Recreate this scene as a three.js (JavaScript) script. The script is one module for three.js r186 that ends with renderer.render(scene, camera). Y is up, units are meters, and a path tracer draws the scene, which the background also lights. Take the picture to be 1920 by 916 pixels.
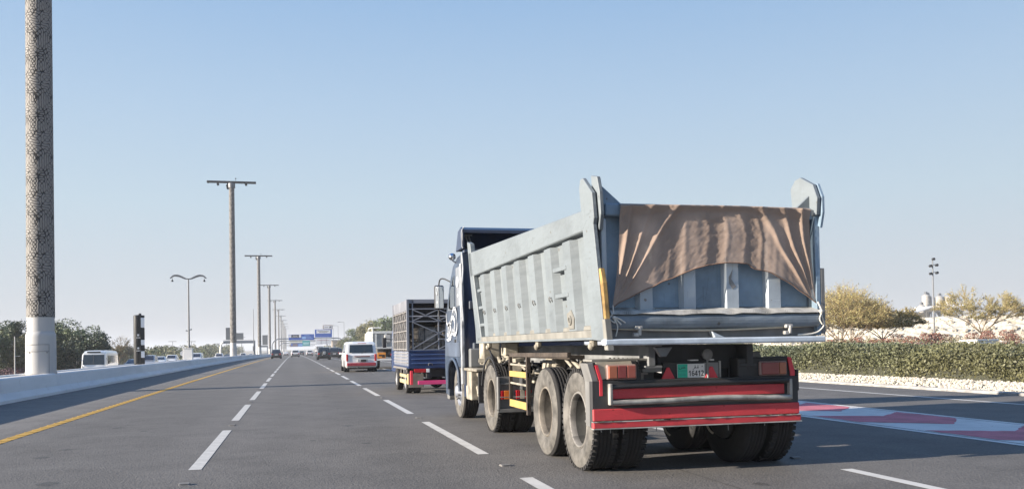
import * as THREE from 'three';
import { mergeGeometries } from 'three/addons/utils/BufferGeometryUtils.js';
import { RoundedBoxGeometry } from 'three/addons/geometries/RoundedBoxGeometry.js';

// ------------------------------------------------------------------ camera, sky, sun, exposure
// World: x to the right across the road, y up, z = -S where S is the distance along the road.
const scene = new THREE.Scene();
const YAW = 0.245, PITCH = 0.0186, ROLL = 0.0169, EYE = 1.43, FOCAL = 1640;   // FOCAL in pixels of a 1920 x 916 frame
const camera = new THREE.PerspectiveCamera(2 * Math.atan(616 / FOCAL) * 180 / Math.PI, 1920 / 1232, 0.1, 9000);
camera.setViewOffset(1920, 1232, 0, 0, 1920, 916);                            // lens shift: the optical axis lies at row 616
{
  const cy = Math.cos(YAW), sy = Math.sin(YAW), cp = Math.cos(PITCH), sp = Math.sin(PITCH), cr = Math.cos(ROLL), sr = Math.sin(ROLL);
  const right = [cy, 0, sy], up0 = [-sy * sp, cp, cy * sp], fwd = [sy * cp, sp, -cy * cp];
  const up = right.map((r, i) => sr * r + cr * up0[i]);
  camera.position.set(0, EYE, 0);
  camera.up.set(...up);
  camera.lookAt(fwd[0] * 10, EYE + fwd[1] * 10, fwd[2] * 10);
}
camera.updateProjectionMatrix();
scene.add(camera);

const SUN = new THREE.Vector3(-1, 0.292, 0.11).normalize();                  // low on the left, a touch behind the camera
const sun = new THREE.DirectionalLight(new THREE.Color(1.0, 0.9, 0.77), 5.0);
sun.position.copy(SUN).multiplyScalar(400);
sun.castShadow = true;
sun.shadow.mapSize.set(4096, 4096);
Object.assign(sun.shadow.camera, { left: -120, right: 120, top: 120, bottom: -120, near: 1, far: 1200 });
scene.add(sun, sun.target);

{ // clear desert sky: pale haze at the horizon, blue above, warmer and brighter towards the sun
  const W = 1024, H = 512, data = new Float32Array(W * H * 4);
  const lin = (r, g, b) => [r, g, b].map((c) => { c /= 255; return c <= 0.04045 ? c / 12.92 : ((c + 0.055) / 1.055) ** 2.4; });
  const stops = [[-90, lin(196, 190, 182)], [-3, lin(205, 206, 210)], [0, lin(224, 224, 228)], [4, lin(218, 227, 236)], [9, lin(206, 226, 241)], [15, lin(187, 214, 241)], [22, lin(159, 196, 236)], [40, lin(106, 164, 228)], [90, lin(54, 116, 214)]];
  const SKY = 0.35;                                                            // radiance scale (the exposure brings it back)
  for (let j = 0; j < H; j++) {
    const el = ((j + 0.5) / H - 0.5) * 180;
    let k = 0; while (k < stops.length - 2 && el > stops[k + 1][0]) k++;
    const t0 = Math.min(1, Math.max(0, (el - stops[k][0]) / (stops[k + 1][0] - stops[k][0])));
    for (let i = 0; i < W; i++) {
      const az = ((i + 0.5) / W - 0.5) * Math.PI * 2, e = el * Math.PI / 180;
      const d = new THREE.Vector3(Math.cos(az) * Math.cos(e), Math.sin(e), Math.sin(az) * Math.cos(e));
      const c = d.dot(SUN), glow = 0.16 * Math.exp((c - 1) * 6) + 0.05 * Math.exp((c - 1) * 1.2);
      const low = Math.exp(-Math.max(0, el) / 9);
      const o = (j * W + i) * 4;
      const side = 1 - 0.11 * (1 - c) * 0.5 * (0.4 + low);
      for (let q = 0; q < 3; q++) {
        const base = stops[k][1][q] * (1 - t0) + stops[k + 1][1][q] * t0;
        data[o + q] = SKY * (base * side + glow * [1, 0.93, 0.82][q]);
      }
      data[o + 3] = 1;
    }
  }
  const tex = new THREE.DataTexture(data, W, H, THREE.RGBAFormat, THREE.FloatType);
  tex.mapping = THREE.EquirectangularReflectionMapping; tex.magFilter = tex.minFilter = THREE.LinearFilter; tex.needsUpdate = true;
  scene.background = tex; scene.environment = tex;
}
const renderer = new THREE.WebGLRenderer({ antialias: true });
renderer.setSize(1024, 488);
renderer.toneMapping = THREE.LinearToneMapping;
renderer.toneMappingExposure = 2.65;
renderer.shadowMap.enabled = true;
scene.fog = new THREE.FogExp2(new THREE.Color(0.80, 0.83, 0.88), 0.00036);

// ------------------------------------------------------------------ helpers
let seed = 1234567;
const rnd = () => { seed = (seed + 0x6d2b79f5) | 0; let t = Math.imul(seed ^ (seed >>> 15), 1 | seed); t = (t + Math.imul(t ^ (t >>> 7), 61 | t)) ^ t; return ((t ^ (t >>> 14)) >>> 0) / 4294967296; };
const rr = (a, b) => a + (b - a) * rnd();
const lerp = (a, b, t) => a + (b - a) * t, clamp = (x, a, b) => Math.min(b, Math.max(a, x));
const smooth = (a, b, x) => { const t = clamp((x - a) / (b - a), 0, 1); return t * t * (3 - 2 * t); };
const gy = (S) => S < 0 ? 0 : S < 260 ? -1.1e-5 * S * S : -0.7436 - 0.00572 * (Math.min(S, 500) - 260) + 0.00572 * (Math.min(S, 500) - 260) ** 2 / 480;   // the road's gentle crest
const taken = {};
function numbered(name) { const n = (taken[name] = (taken[name] ?? -1) + 1); return n ? `${name}_${String(n).padStart(3, '0')}` : name; }
function tag(o, label, category, group, kind) {
  if (label) o.userData.label = label;
  if (category) o.userData.category = category;
  if (group) o.userData.group = group;
  if (kind) o.userData.kind = kind;
  return o;
}
function thing(name, label, category, pos = [0, 0, 0], turn = 0, group) {
  const o = new THREE.Group(); o.name = numbered(name); o.position.set(...pos); o.rotation.y = turn; scene.add(o);
  return tag(o, label, category, group);
}
function structure(name) { const o = new THREE.Group(); o.name = numbered(name); o.userData.kind = 'structure'; scene.add(o); return o; }
function copyOf(src, name, label, pos, turn = 0, group) {
  const c = src.clone(); c.name = numbered(name); c.position.set(...pos); c.rotation.y = turn; c.userData = { ...src.userData }; scene.add(c);
  return tag(c, label, null, group);
}
const V = (a) => new THREE.Vector3(...a);
const UP = new THREE.Vector3(0, 1, 0);
class MB {                                                    // collects shapes, builds ONE named mesh with uv in metres
  constructor() { this.list = []; }
  geo(g, m) { g = g.index ? g.toNonIndexed() : g.clone(); for (const k of Object.keys(g.attributes)) if (!['position', 'normal', 'color'].includes(k)) g.deleteAttribute(k); if (m) g.applyMatrix4(m); if (!g.attributes.normal) g.computeVertexNormals(); this.list.push(g); return this; }
  at(g, p, r = [0, 0, 0]) { const m = new THREE.Matrix4().makeRotationFromEuler(new THREE.Euler(...r)); m.setPosition(...p); return this.geo(g, m); }
  box(x, y, z, w, h, d, rx = 0, ry = 0, rz = 0) { return this.at(new THREE.BoxGeometry(w, h, d), [x, y, z], [rx, ry, rz]); }
  rbox(x, y, z, w, h, d, r = 0.01, rx = 0, ry = 0, rz = 0) { return this.at(new RoundedBoxGeometry(w, h, d, 2, Math.min(r, w * 0.49, h * 0.49, d * 0.49)), [x, y, z], [rx, ry, rz]); }
  span(a, b, r = 0.008) { return this.rbox((a[0] + b[0]) / 2, (a[1] + b[1]) / 2, (a[2] + b[2]) / 2, Math.abs(a[0] - b[0]), Math.abs(a[1] - b[1]), Math.abs(a[2] - b[2]), r); }
  bar(p, q, r, seg = 8, r2 = r) { const a = V(p), b = V(q), d = b.clone().sub(a), m = new THREE.Matrix4().compose(a.clone().add(b).multiplyScalar(0.5), new THREE.Quaternion().setFromUnitVectors(UP, d.clone().normalize()), new THREE.Vector3(1, 1, 1)); return this.geo(new THREE.CylinderGeometry(r2, r, d.length(), seg), m); }
  beam(p, q, w, h, r = 0.004) { const a = V(p), b = V(q), d = b.clone().sub(a), L = d.length(); const m = new THREE.Matrix4().lookAt(a, b, Math.abs(d.y) / L > 0.99 ? new THREE.Vector3(1, 0, 0) : UP); m.setPosition(a.add(b).multiplyScalar(0.5)); return this.geo(new RoundedBoxGeometry(w, h, L, 1, Math.min(r, w * 0.4, h * 0.4)), m); }
  tube(pts, r, seg = 24, rad = 6) { return this.geo(new THREE.TubeGeometry(new THREE.CatmullRomCurve3(pts.map(V)), seg, r, rad, false)); }
  ball(x, y, z, r, sx = 1, sy = 1, sz = 1, seg = 12) { const g = new THREE.SphereGeometry(r, seg, Math.round(seg * 0.7)); g.scale(sx, sy, sz); return this.at(g, [x, y, z]); }
  // polygon in a plane, extruded along an axis from a to b. axis 'x': poly is [z,y]; axis 'z': [x,y]; axis 'y': [x,z]
  prism(poly, axis, a, b, bevel = 0.004) {
    const lo = Math.min(a, b), hi = Math.max(a, b); bevel = Math.min(bevel, (hi - lo) * 0.35);
    const s = new THREE.Shape(poly.map(([u, v]) => new THREE.Vector2(axis === 'x' ? -u : u, axis === 'y' ? -v : v)));
    const g = new THREE.ExtrudeGeometry(s, { depth: hi - lo - 2 * bevel, bevelEnabled: bevel > 0, bevelThickness: bevel, bevelSize: bevel, bevelOffset: -bevel, bevelSegments: 1, steps: 1, curveSegments: 4 });
    g.translate(0, 0, bevel);
    const m = new THREE.Matrix4();
    if (axis === 'x') m.makeRotationY(Math.PI / 2).setPosition(lo, 0, 0);
    else if (axis === 'z') m.setPosition(0, 0, lo);
    else m.makeRotationX(-Math.PI / 2).setPosition(0, lo, 0);
    return this.geo(g, m);
  }
  quad(a, b, c, d) { const g = new THREE.BufferGeometry(); g.setAttribute('position', new THREE.Float32BufferAttribute([...a, ...b, ...c, ...a, ...c, ...d], 3)); g.computeVertexNormals(); return this.geo(g); }
  lathe(pts, p, axis = 'y', seg = 24) { const g = new THREE.LatheGeometry(pts.map(([r, y]) => new THREE.Vector2(r, y)), seg); return this.at(g, p, axis === 'x' ? [0, 0, -Math.PI / 2] : axis === 'z' ? [Math.PI / 2, 0, 0] : [0, 0, 0]); }
  geometry(origin) {
    const any = this.list.some((g) => g.attributes.color);
    if (any) for (const g of this.list) if (!g.attributes.color) g.setAttribute('color', new THREE.Float32BufferAttribute(new Float32Array(g.attributes.position.count * 3).fill(1), 3));
    const g = this.list.length > 1 ? mergeGeometries(this.list) : this.list[0];
    if (origin) g.translate(-origin[0], -origin[1], -origin[2]);
    const p = g.attributes.position, n = g.attributes.normal, uv = new Float32Array(p.count * 2);
    for (let i = 0; i < p.count; i += 3) {
      let ax = 0, ay = 0, az = 0;
      for (let k = 0; k < 3; k++) { ax += Math.abs(n.getX(i + k)); ay += Math.abs(n.getY(i + k)); az += Math.abs(n.getZ(i + k)); }
      for (let k = 0; k < 3; k++) {
        const X = p.getX(i + k), Y = p.getY(i + k), Z = p.getZ(i + k), o = (i + k) * 2;
        if (ay >= ax && ay >= az) { uv[o] = X; uv[o + 1] = -Z; } else if (ax >= az) { uv[o] = -Z; uv[o + 1] = Y; } else { uv[o] = X; uv[o + 1] = Y; }
      }
    }
    g.setAttribute('uv', new THREE.BufferAttribute(uv, 2));
    return g;
  }
  build(name, mat, parent, label, origin) {
    const m = new THREE.Mesh(this.geometry(origin), mat); m.name = parent === scene ? numbered(name) : name; m.castShadow = m.receiveShadow = true;
    if (label) m.userData.label = label;
    parent.add(m); return m;
  }
}
const mb = () => new MB();

// tileable value noise and textures made from it
function noiseGrid(n) { const a = new Float32Array(n * n); for (let i = 0; i < a.length; i++) a[i] = rnd(); return a; }
function sampleGrid(a, n, x, y) { const xi = Math.floor(x), yi = Math.floor(y), fx = x - xi, fy = y - yi, sx = fx * fx * (3 - 2 * fx), sy = fy * fy * (3 - 2 * fy), w = (i) => ((i % n) + n) % n; const g = (i, j) => a[w(j) * n + w(i)]; return lerp(lerp(g(xi, yi), g(xi + 1, yi), sx), lerp(g(xi, yi + 1), g(xi + 1, yi + 1), sx), sy); }
function fbmField(size, base, oct, gain = 0.5, sx = 1, sy = 1) {
  const out = new Float32Array(size * size); let amp = 1, tot = 0;
  for (let o = 0, n = base; o < oct; o++, n *= 2) { const gx = n * sx, g2 = n * sy, N = Math.max(gx, g2), a = noiseGrid(N); for (let j = 0; j < size; j++) for (let i = 0; i < size; i++) out[j * size + i] += amp * sampleGridR(a, N, gx, g2, i / size * gx, j / size * g2); tot += amp; amp *= gain; }
  for (let i = 0; i < out.length; i++) out[i] /= tot;
  return out;
}
function sampleGridR(a, N, nx, ny, x, y) { const xi = Math.floor(x), yi = Math.floor(y), fx = x - xi, fy = y - yi, sx = fx * fx * (3 - 2 * fx), sy = fy * fy * (3 - 2 * fy); const g = (i, j) => a[((j % ny) + ny) % ny * N + ((i % nx) + nx) % nx]; return lerp(lerp(g(xi, yi), g(xi + 1, yi), sx), lerp(g(xi, yi + 1), g(xi + 1, yi + 1), sx), sy); }
function texOf(size, fn, metres, srgb = false, h = size) {
  const d = new Uint8Array(size * h * 4);
  for (let j = 0; j < h; j++) for (let i = 0; i < size; i++) { const c = fn(i, j), o = (j * size + i) * 4; d[o] = clamp(c[0], 0, 1) * 255; d[o + 1] = clamp(c[1], 0, 1) * 255; d[o + 2] = clamp(c[2], 0, 1) * 255; d[o + 3] = 255; }
  const t = new THREE.DataTexture(d, size, h); t.wrapS = t.wrapT = THREE.RepeatWrapping; t.magFilter = THREE.LinearFilter; t.minFilter = THREE.LinearMipmapLinearFilter; t.generateMipmaps = true; t.needsUpdate = true;
  if (srgb) t.colorSpace = THREE.SRGBColorSpace;
  if (metres) t.repeat.set(1 / (metres[0] ?? metres), 1 / (metres[1] ?? metres));
  return t;
}
// multiplicative wear maps (values are linear factors)
const F1 = fbmField(256, 4, 6, 0.55), F2 = fbmField(256, 8, 5, 0.6), FS = fbmField(256, 2, 5, 0.6, 6, 1), FG = fbmField(512, 64, 3, 0.7);
const T = {
  dirt: texOf(256, (i, j) => { const v = F1[j * 256 + i], s = FS[j * 256 + i], k = clamp(0.62 + 0.75 * (v - 0.25) , 0.45, 1) * clamp(0.72 + 0.55 * (s - 0.25), 0.6, 1); return [k, k * 0.985, k * 0.96]; }, 1.7),
  fine: texOf(256, (i, j) => { const v = F2[j * 256 + i]; const k = clamp(0.78 + 0.5 * (v - 0.3), 0.6, 1); return [k, k, k]; }, 0.9),
  blotch: texOf(256, (i, j) => { const v = F1[j * 256 + i], w = F2[((j + 80) % 256) * 256 + i], k = clamp(0.35 + 1.5 * (v - 0.25) + 0.4 * (w - 0.5), 0.25, 1); return [k, k * 0.98, k * 0.95]; }, 0.8),
  bump: texOf(256, (i, j) => { const v = F2[j * 256 + i]; return [v, v, v]; }, 0.5),
  dent: texOf(256, (i, j) => { const v = F1[((j * 3) % 256) * 256 + i]; return [v, v, v]; }, 2.2),
};
// worn coat: scratches, chips, rust freckles, runs of dirt below edges and dust (all stay put when the sun moves)
function wornTex(size, metres, { scratch = 60, rust = 40, run = 30, cloud = 0.35, dustLow = 0 } = {}) {
  const c = new Float32Array(size * size * 3).fill(1), put = (x, y, k) => { const o = ((((y % size) + size) % size) * size + (((x % size) + size) % size)) * 3; c[o] *= k[0]; c[o + 1] *= k[1]; c[o + 2] *= k[2]; };
  const cf = fbmField(size, 4, 5, 0.6);
  for (let j = 0; j < size; j++) for (let i = 0; i < size; i++) { const v = 1 - cloud * clamp(1.7 * (cf[j * size + i] - 0.38), 0, 1); put(i, j, [v, v, v]); }
  for (let n = 0; n < scratch; n++) { const x = rnd() * size, y = rnd() * size, a = rr(-0.5, 0.5) + (rnd() < 0.3 ? 1.57 : 0), L = rr(8, 70), k = rnd() < 0.5 ? rr(1.1, 1.3) : rr(0.6, 0.9); for (let t = 0; t < L; t++) put(Math.round(x + t * Math.cos(a)), Math.round(y + t * Math.sin(a) + 1.5 * Math.sin(t * 0.15)), [k, k, k]); }
  for (let n = 0; n < rust; n++) { const x = rnd() * size, y = rnd() * size, r = 1 + 4 * rnd() ** 3; for (let j = -6; j <= 6; j++) for (let i = -6; i <= 6; i++) if (Math.hypot(i, j * rr(0.8, 1.2)) < r) put(Math.round(x + i), Math.round(y + j), [0.62, 0.5, 0.42]); }
  for (let n = 0; n < run; n++) { const x = Math.floor(rnd() * size), y = Math.floor(rnd() * size), L = Math.floor(rr(20, 120)), w = 1 + Math.floor(rnd() * 3), k = rr(0.8, 0.95); for (let t = 0; t < L; t++) for (let q = 0; q < w; q++) put(x + q, y - t, [lerp(k, 1, t / L), lerp(k * 0.99, 1, t / L), lerp(k * 0.96, 1, t / L)]); }
  return texOf(size, (i, j) => { const o = (j * size + i) * 3; return [c[o] * 0.85, c[o + 1] * 0.85, c[o + 2] * 0.85]; }, metres);
}
T.worn = wornTex(512, 2.3);
T.wornGate = wornTex(512, 1.9, { scratch: 50, rust: 14, run: 24, cloud: 0.6 });
T.wornRed = wornTex(512, 1.3, { scratch: 160, rust: 50, run: 10, cloud: 0.4 });
T.wall = wornTex(1024, [24, 3.1], { scratch: 60, rust: 30, run: 260, cloud: 0.34 });
const mats = {};
function mat(key, color, rough = 0.7, metal = 0, o = {}) {
  if (mats[key]) return mats[key];
  const C = o.clearcoat || o.transmission || o.sheen ? THREE.MeshPhysicalMaterial : THREE.MeshStandardMaterial;
  const m = new C({ roughness: rough, metalness: metal, side: THREE.DoubleSide, ...o });
  m.color.setRGB(...color); m.name = key;
  return (mats[key] = m);
}

// ------------------------------------------------------------------ ground, roads, markings, median
const M = {
  concrete: mat('concrete', [0.42, 0.41, 0.4], 0.9, 0, { map: T.dirt, bumpMap: T.bump, bumpScale: 0.004 }),
  paintIsland: mat('island_white_lifted', [0.74, 0.71, 0.67], 0.75, 0, { map: T.worn }),  // lane white lightened for the island, making up for the truck's shade
  paintWhite: mat('road_paint_white', [0.62, 0.6, 0.56], 0.75, 0, { map: wornTex(512, 1.1, { scratch: 120, rust: 0, run: 60, cloud: 0.45 }) }),
  paintYellow: mat('road_paint_yellow', [0.5, 0.29, 0.04], 0.75, 0, { map: T.fine }),
  paintRed: mat('road_paint_red', [0.62, 0.17, 0.21], 0.8, 0, { map: T.wornRed }),
  white: mat('white_coat', [0.74, 0.72, 0.69], 0.55),
  steel: mat('grey_steel', [0.17, 0.175, 0.185], 0.5, 0.3, { map: T.fine }),
  darkSteel: mat('dark_steel', [0.045, 0.048, 0.055], 0.6, 0.2, { map: T.dirt }),
  black: mat('black_plastic', [0.02, 0.02, 0.022], 0.6),
  rubber: mat('rubber', [0.026, 0.025, 0.025], 0.9, 0, { map: T.fine, bumpMap: T.bump, bumpScale: 0.004 }),
  glass: mat('dark_glass', [0.012, 0.016, 0.018], 0.06, 0, { clearcoat: 1, clearcoatRoughness: 0.03 }),
  chrome: mat('chrome', [0.62, 0.62, 0.62], 0.18, 1),
  redLens: mat('red_lens', [0.4, 0.015, 0.02], 0.2, 0, { clearcoat: 0.6 }),
  amberLens: mat('amber_lens', [0.6, 0.16, 0.03], 0.2, 0, { clearcoat: 0.6 }),
  clearLens: mat('clear_lens', [0.7, 0.7, 0.7], 0.15, 0, { clearcoat: 0.6 }),
};
const FA = fbmField(1024, 8, 5, 0.6), FB = fbmField(1024, 256, 2, 0.7);
function asphaltTex(metres, tone) {
  return texOf(1024, (i, j) => {
    const c = FA[j * 1024 + i], g = FB[j * 1024 + i], g2 = FB[((j * 7 + 311) % 1024) * 1024 + (i * 5 + 97) % 1024];
    let k = 0.6 + 0.34 * (c - 0.5) + 0.5 * (g - 0.5);
    if (g > 0.86 && g2 > 0.45) k += 0.3;                         // pale stone chips
    if (g < 0.1) k -= 0.14;
    return [k * tone[0], k * tone[1], k * tone[2]];
  }, metres);
}
const asphaltMap = asphaltTex(4.2, [1, 0.975, 0.95]);
const asphaltBump = texOf(1024, (i, j) => { const g = FB[j * 1024 + i]; return [g, g, g]; }, 4.2);
const asphalt = mat('asphalt', [0.172, 0.163, 0.154], 0.86, 0, { map: asphaltMap, vertexColors: true, bumpMap: asphaltBump, bumpScale: 0.006 });
const asphaltPale = mat('asphalt_pale', [0.21, 0.2, 0.19], 0.9, 0, { map: asphaltMap, vertexColors: true, bumpMap: asphaltBump, bumpScale: 0.006 });

// a strip along the road between x0 and x1, with its own vertex tone
function strip(x0, x1, S0, S1, dy, nx, ds, tone) {
  const rows = []; for (let S = S0; S < S1; S += ds(S)) rows.push(S); rows.push(S1);
  const pos = [], col = [], uv = [], idx = [];
  for (const S of rows) for (let i = 0; i <= nx; i++) { const x = lerp(x0, x1, i / nx); pos.push(x, gy(S) + (typeof dy === 'function' ? dy(S) : dy), -S); uv.push(x, S); const k = tone ? tone(x, S) : 1; col.push(k, k, k); }
  for (let r = 0; r < rows.length - 1; r++) for (let i = 0; i < nx; i++) { const a = r * (nx + 1) + i, b = a + nx + 1; idx.push(a, a + 1, b, a + 1, b + 1, b); }
  const g = new THREE.BufferGeometry(); g.setAttribute('position', new THREE.Float32BufferAttribute(pos, 3)); g.setAttribute('uv', new THREE.Float32BufferAttribute(uv, 2)); g.setAttribute('color', new THREE.Float32BufferAttribute(col, 3)); g.setIndex(idx); g.computeVertexNormals();
  return g;
}
function stripMesh(name, parent, m, ...a) { const o = new THREE.Mesh(strip(...a), m); o.name = name; o.castShadow = o.receiveShadow = true; parent.add(o); return o; }
const NG = noiseGrid(64);
const n2 = (x, y) => sampleGrid(NG, 64, x, y);
const LANE = [-4.62, -1.17, 2.41, 5.9, 9.3];
function roadTone(x, S) {                                        // tyre tracks, patches and long stains
  let k = 1 + 0.2 * (n2(x * 0.9 + 7, S * 0.05) - 0.5) + 0.16 * (n2(x * 0.35, S * 0.013 + 9) - 0.5) + 0.07 * (n2(x * 3, S * 0.2 + 3) - 0.5);
  for (let i = 0; i < 4; i++) { const c = (LANE[i] + LANE[i + 1]) / 2; for (const s of [-0.85, 0.85]) k -= 0.085 * Math.exp(-((x - c - s) ** 2) / 0.14); k -= 0.05 * smooth(0.45, 0.75, n2(x * 2 + 5, S * 0.09)) * Math.exp(-((x - c) ** 2) / 0.1); k += 0.02 * Math.exp(-((x - c) ** 2) / 0.08); }
  return k;
}
const step = (S) => (S < 60 ? 1.5 : S < 200 ? 5 : 25);
const highway = structure('highway');
stripMesh('asphalt_surface', highway, asphalt, -5.0, 17.05, -12, 1400, 0, 88, step, roadTone);
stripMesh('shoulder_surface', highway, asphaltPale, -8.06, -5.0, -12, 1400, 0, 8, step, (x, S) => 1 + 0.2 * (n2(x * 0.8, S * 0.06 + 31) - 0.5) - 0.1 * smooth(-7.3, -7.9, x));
{ // markings: thin sheets of paint on the asphalt, one mesh for each line piece
  const P = 7.42, L = 5.25;
  const dash = (x, S0, S1, w = 0.15) => stripMesh('lane_dash', highway, M.paintWhite, x - w / 2, x + w / 2, S0, S1, 0.004, 1, () => 5);
  for (const [x, off, far] of [[LANE[1], 11.12, 330], [LANE[2], 11.3, 330], [LANE[3], 3.25, 260]]) {
    for (let k = -1; off + k * P < far; k++) { const S = off + k * P; if (S + L > 0.5) dash(x, S, S + L, S > 140 ? 0.17 : 0.15); }
    stripMesh('lane_line', highway, M.paintWhite, x - 0.07, x + 0.07, far, 1200, 0.004, 1, () => 25);   // too far to see its gaps
  }
  stripMesh('yellow_edge_line', highway, M.paintYellow, -4.74, -4.54, -10, 1200, 0.004, 1, step);
  for (let S = 9; S < 46; S += 0.5) { const g = strip(-4.73, -4.55, S, S + 0.2, 0.013, 1, () => 1); const o = mb().box(-4.64, gy(S) + 0.005, -S, 0.19, 0.008, 0.16, 0, 0.3).build('rumble_bar', M.paintYellow, highway); }
  stripMesh('white_edge_line', highway, M.paintWhite, 14.8, 14.96, -10, 1200, 0.004, 1, step);
  // painted island: white sheet, red chevrons on it, white borders
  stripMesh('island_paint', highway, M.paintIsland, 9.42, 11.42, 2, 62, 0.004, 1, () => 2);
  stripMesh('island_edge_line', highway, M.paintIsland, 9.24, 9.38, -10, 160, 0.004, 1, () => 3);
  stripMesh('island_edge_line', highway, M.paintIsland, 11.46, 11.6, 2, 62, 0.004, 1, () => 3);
  for (let k = -3; k < 15; k++) {
    const s = 12.28 + 3.05 * k, top = 1.77;
    const ring = [[9.46, s + 0.92], [10.57, s], [11.36, s + 0.86], [11.36, s + 0.8 + top - 0.15], [10.56, s + top], [9.46, s + top + 0.62]];
    // worn edge: the paint's border is nibbled a little
    const edge = []; ring.forEach((p, i) => { const q = ring[(i + 1) % ring.length]; for (let t = 0; t < 8; t++) edge.push([lerp(p[0], q[0], t / 8) + (t ? rr(-0.03, 0.03) : 0), lerp(p[1], q[1], t / 8) + (t ? rr(-0.035, 0.035) : 0)]); });
    const g = new THREE.ShapeGeometry(new THREE.Shape(edge.map(([x, S]) => new THREE.Vector2(x, S)))); g.rotateX(-Math.PI / 2); g.translate(0, 0.008 + gy(s), 0);
    const o = mb().geo(g).build('red_chevron', M.paintRed, highway);
  }
  const stud = mb().prism([[-0.06, 0], [0.06, 0], [0.035, 0.022], [-0.035, 0.022]], 'x', -0.055, 0.055, 0.003).box(0, 0.014, 0.05, 0.08, 0.008, 0.012).geometry();
  const studMat = mat('road_stud', [0.2, 0.19, 0.18], 0.7, 0, { map: T.fine });
  for (const [x, off] of [[LANE[1], 11.12], [LANE[2], 11.3], [LANE[3], 3.25]]) for (let k = -1; k < 6; k++) { const S = off + k * P + L + (P - L) / 2 - 0.1; if (S < 6) continue; const o = new THREE.Mesh(stud, studMat); o.name = 'road_stud'; o.position.set(x + rr(-0.03, 0.03), gy(S), -S); o.rotation.y = rr(-0.1, 0.1); o.castShadow = o.receiveShadow = true; highway.add(o); }
  // dark bitumen in the joints between paved strips, and a few cracks
  const tar = mat('bitumen', [0.045, 0.044, 0.043], 0.7);
  for (const x of [4.2]) for (let S = 4; S < 120; S += 6) { const w = 0.004 + 0.005 * rnd(), j = rr(-0.01, 0.01); stripMesh('paving_joint', highway, tar, x + j - w, x + j + w, S, S + 6 - rr(0, 1.4), 0.003, 1, () => 3); }
  for (let i = 0; i < 16; i++) { const x0 = rr(-4, 9), s0 = 7 + 30 * rnd(), g = mb(); let x = x0, s = s0; for (let k = 0; k < 9; k++) { const x2 = x + rr(0.04, 0.2), s2 = s + rr(-0.12, 0.12); g.quad([x, gy(s) + 0.003, -s], [x2, gy(s2) + 0.003, -s2], [x2, gy(s2) + 0.003, -s2 - 0.007], [x, gy(s) + 0.003, -s - 0.012]); x = x2; s = s2; } g.build('crack', tar, highway); }
  // oil spots
  const oil = mat('oil_spot', [0.02, 0.02, 0.02], 0.5, 0, { transparent: true, opacity: 0.22 });
  for (let i = 0; i < 34; i++) { const lane = Math.floor(rnd() * 4), c = (LANE[lane] + LANE[lane + 1]) / 2, x = c + rr(-0.5, 0.5), S = 7 + 40 * rnd() ** 1.5, r = rr(0.03, 0.16), pts = []; for (let k = 0; k < 11; k++) { const a = k / 11 * 6.2832, q = r * rr(0.7, 1.2); pts.push(new THREE.Vector2(x + q * Math.cos(a), S + q * 1.3 * Math.sin(a))); } const g = new THREE.ShapeGeometry(new THREE.Shape(pts)); g.rotateX(-Math.PI / 2); g.translate(0, 0.0055 + gy(S), 0); mb().geo(g).build('oil_spot', oil, highway); }
  // patched spot and a flattened bit of debris beside the median wall
  stripMesh('asphalt_patch', highway, asphaltPale, 0.02, 0.36, 8.4, 8.62, 0.004, 1, () => 1, () => 0.9);
}
// opposite carriageway, about a metre lower
const OPP = -0.93, opp = (S) => OPP + 0.38 * smooth(84, 150, S);               // it climbs towards our level farther on
const opposite = structure('opposite_carriageway');
{
  const o = stripMesh('asphalt_surface', opposite, asphalt, -26.5, -10.2, 20, 1400, opp, 16, step, (x, S) => 1 + 0.14 * (n2(x * 0.7, S * 0.04) - 0.5));
  for (const x of [-14.4, -18, -21.6]) stripMesh('lane_line', opposite, M.paintWhite, x - 0.07, x + 0.07, 20, 1200, (S) => opp(S) + 0.004, 1, step);
}
// the desert around: one sheet out to the horizon
function landY(x, S) {
  let y;
  if (x < -26) y = opp(S) - 0.03; else if (x < -9.6) y = opp(S) - 0.08; else if (x < 17.1) y = -0.06; else y = -0.06 + 0.14 * smooth(17.1, 19, x) + 0.75 * smooth(24, 46, x);
  y = x < 17.1 && x > -9.6 ? y : y + 0.06 * (n2(x * 0.12, S * 0.12) - 0.5);
  return y + gy(Math.max(0, S));
}
const sand = mat('sand', [0.5, 0.44, 0.35], 0.95, 0, { map: T.dirt, bumpMap: T.bump, bumpScale: 0.02 });
{
  const xs = [], Ss = [];
  for (const [a, b, d] of [[-4000, -600, 400], [-600, -120, 40], [-120, -27, 6], [-27, -9, 6], [-9, 17, 13], [17, 60, 1.5], [60, 140, 5], [140, 600, 40], [600, 4000, 400]]) for (let x = a; x < b - 1e-6; x += d) xs.push(x);
  xs.push(4000);
  for (const [a, b, d] of [[-400, -20, 40], [-20, 160, 4], [160, 600, 20], [600, 5200, 400]]) for (let s = a; s < b - 1e-6; s += d) Ss.push(s);
  const pos = [], uv = [], idx = [];
  for (const S of Ss) for (const x of xs) { pos.push(x, landY(x, S), -S); uv.push(x / 3, S / 3); }
  const n = xs.length;
  for (let j = 0; j < Ss.length - 1; j++) for (let i = 0; i < n - 1; i++) { const a = j * n + i; idx.push(a, a + 1, a + n, a + 1, a + n + 1, a + n); }
  const g = new THREE.BufferGeometry(); g.setAttribute('position', new THREE.Float32BufferAttribute(pos, 3)); g.setAttribute('uv', new THREE.Float32BufferAttribute(uv, 2)); g.setIndex(idx); g.computeVertexNormals();
  const o = new THREE.Mesh(g, sand); o.name = 'ground'; o.userData.kind = 'structure'; o.receiveShadow = true; scene.add(o);
}
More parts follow.
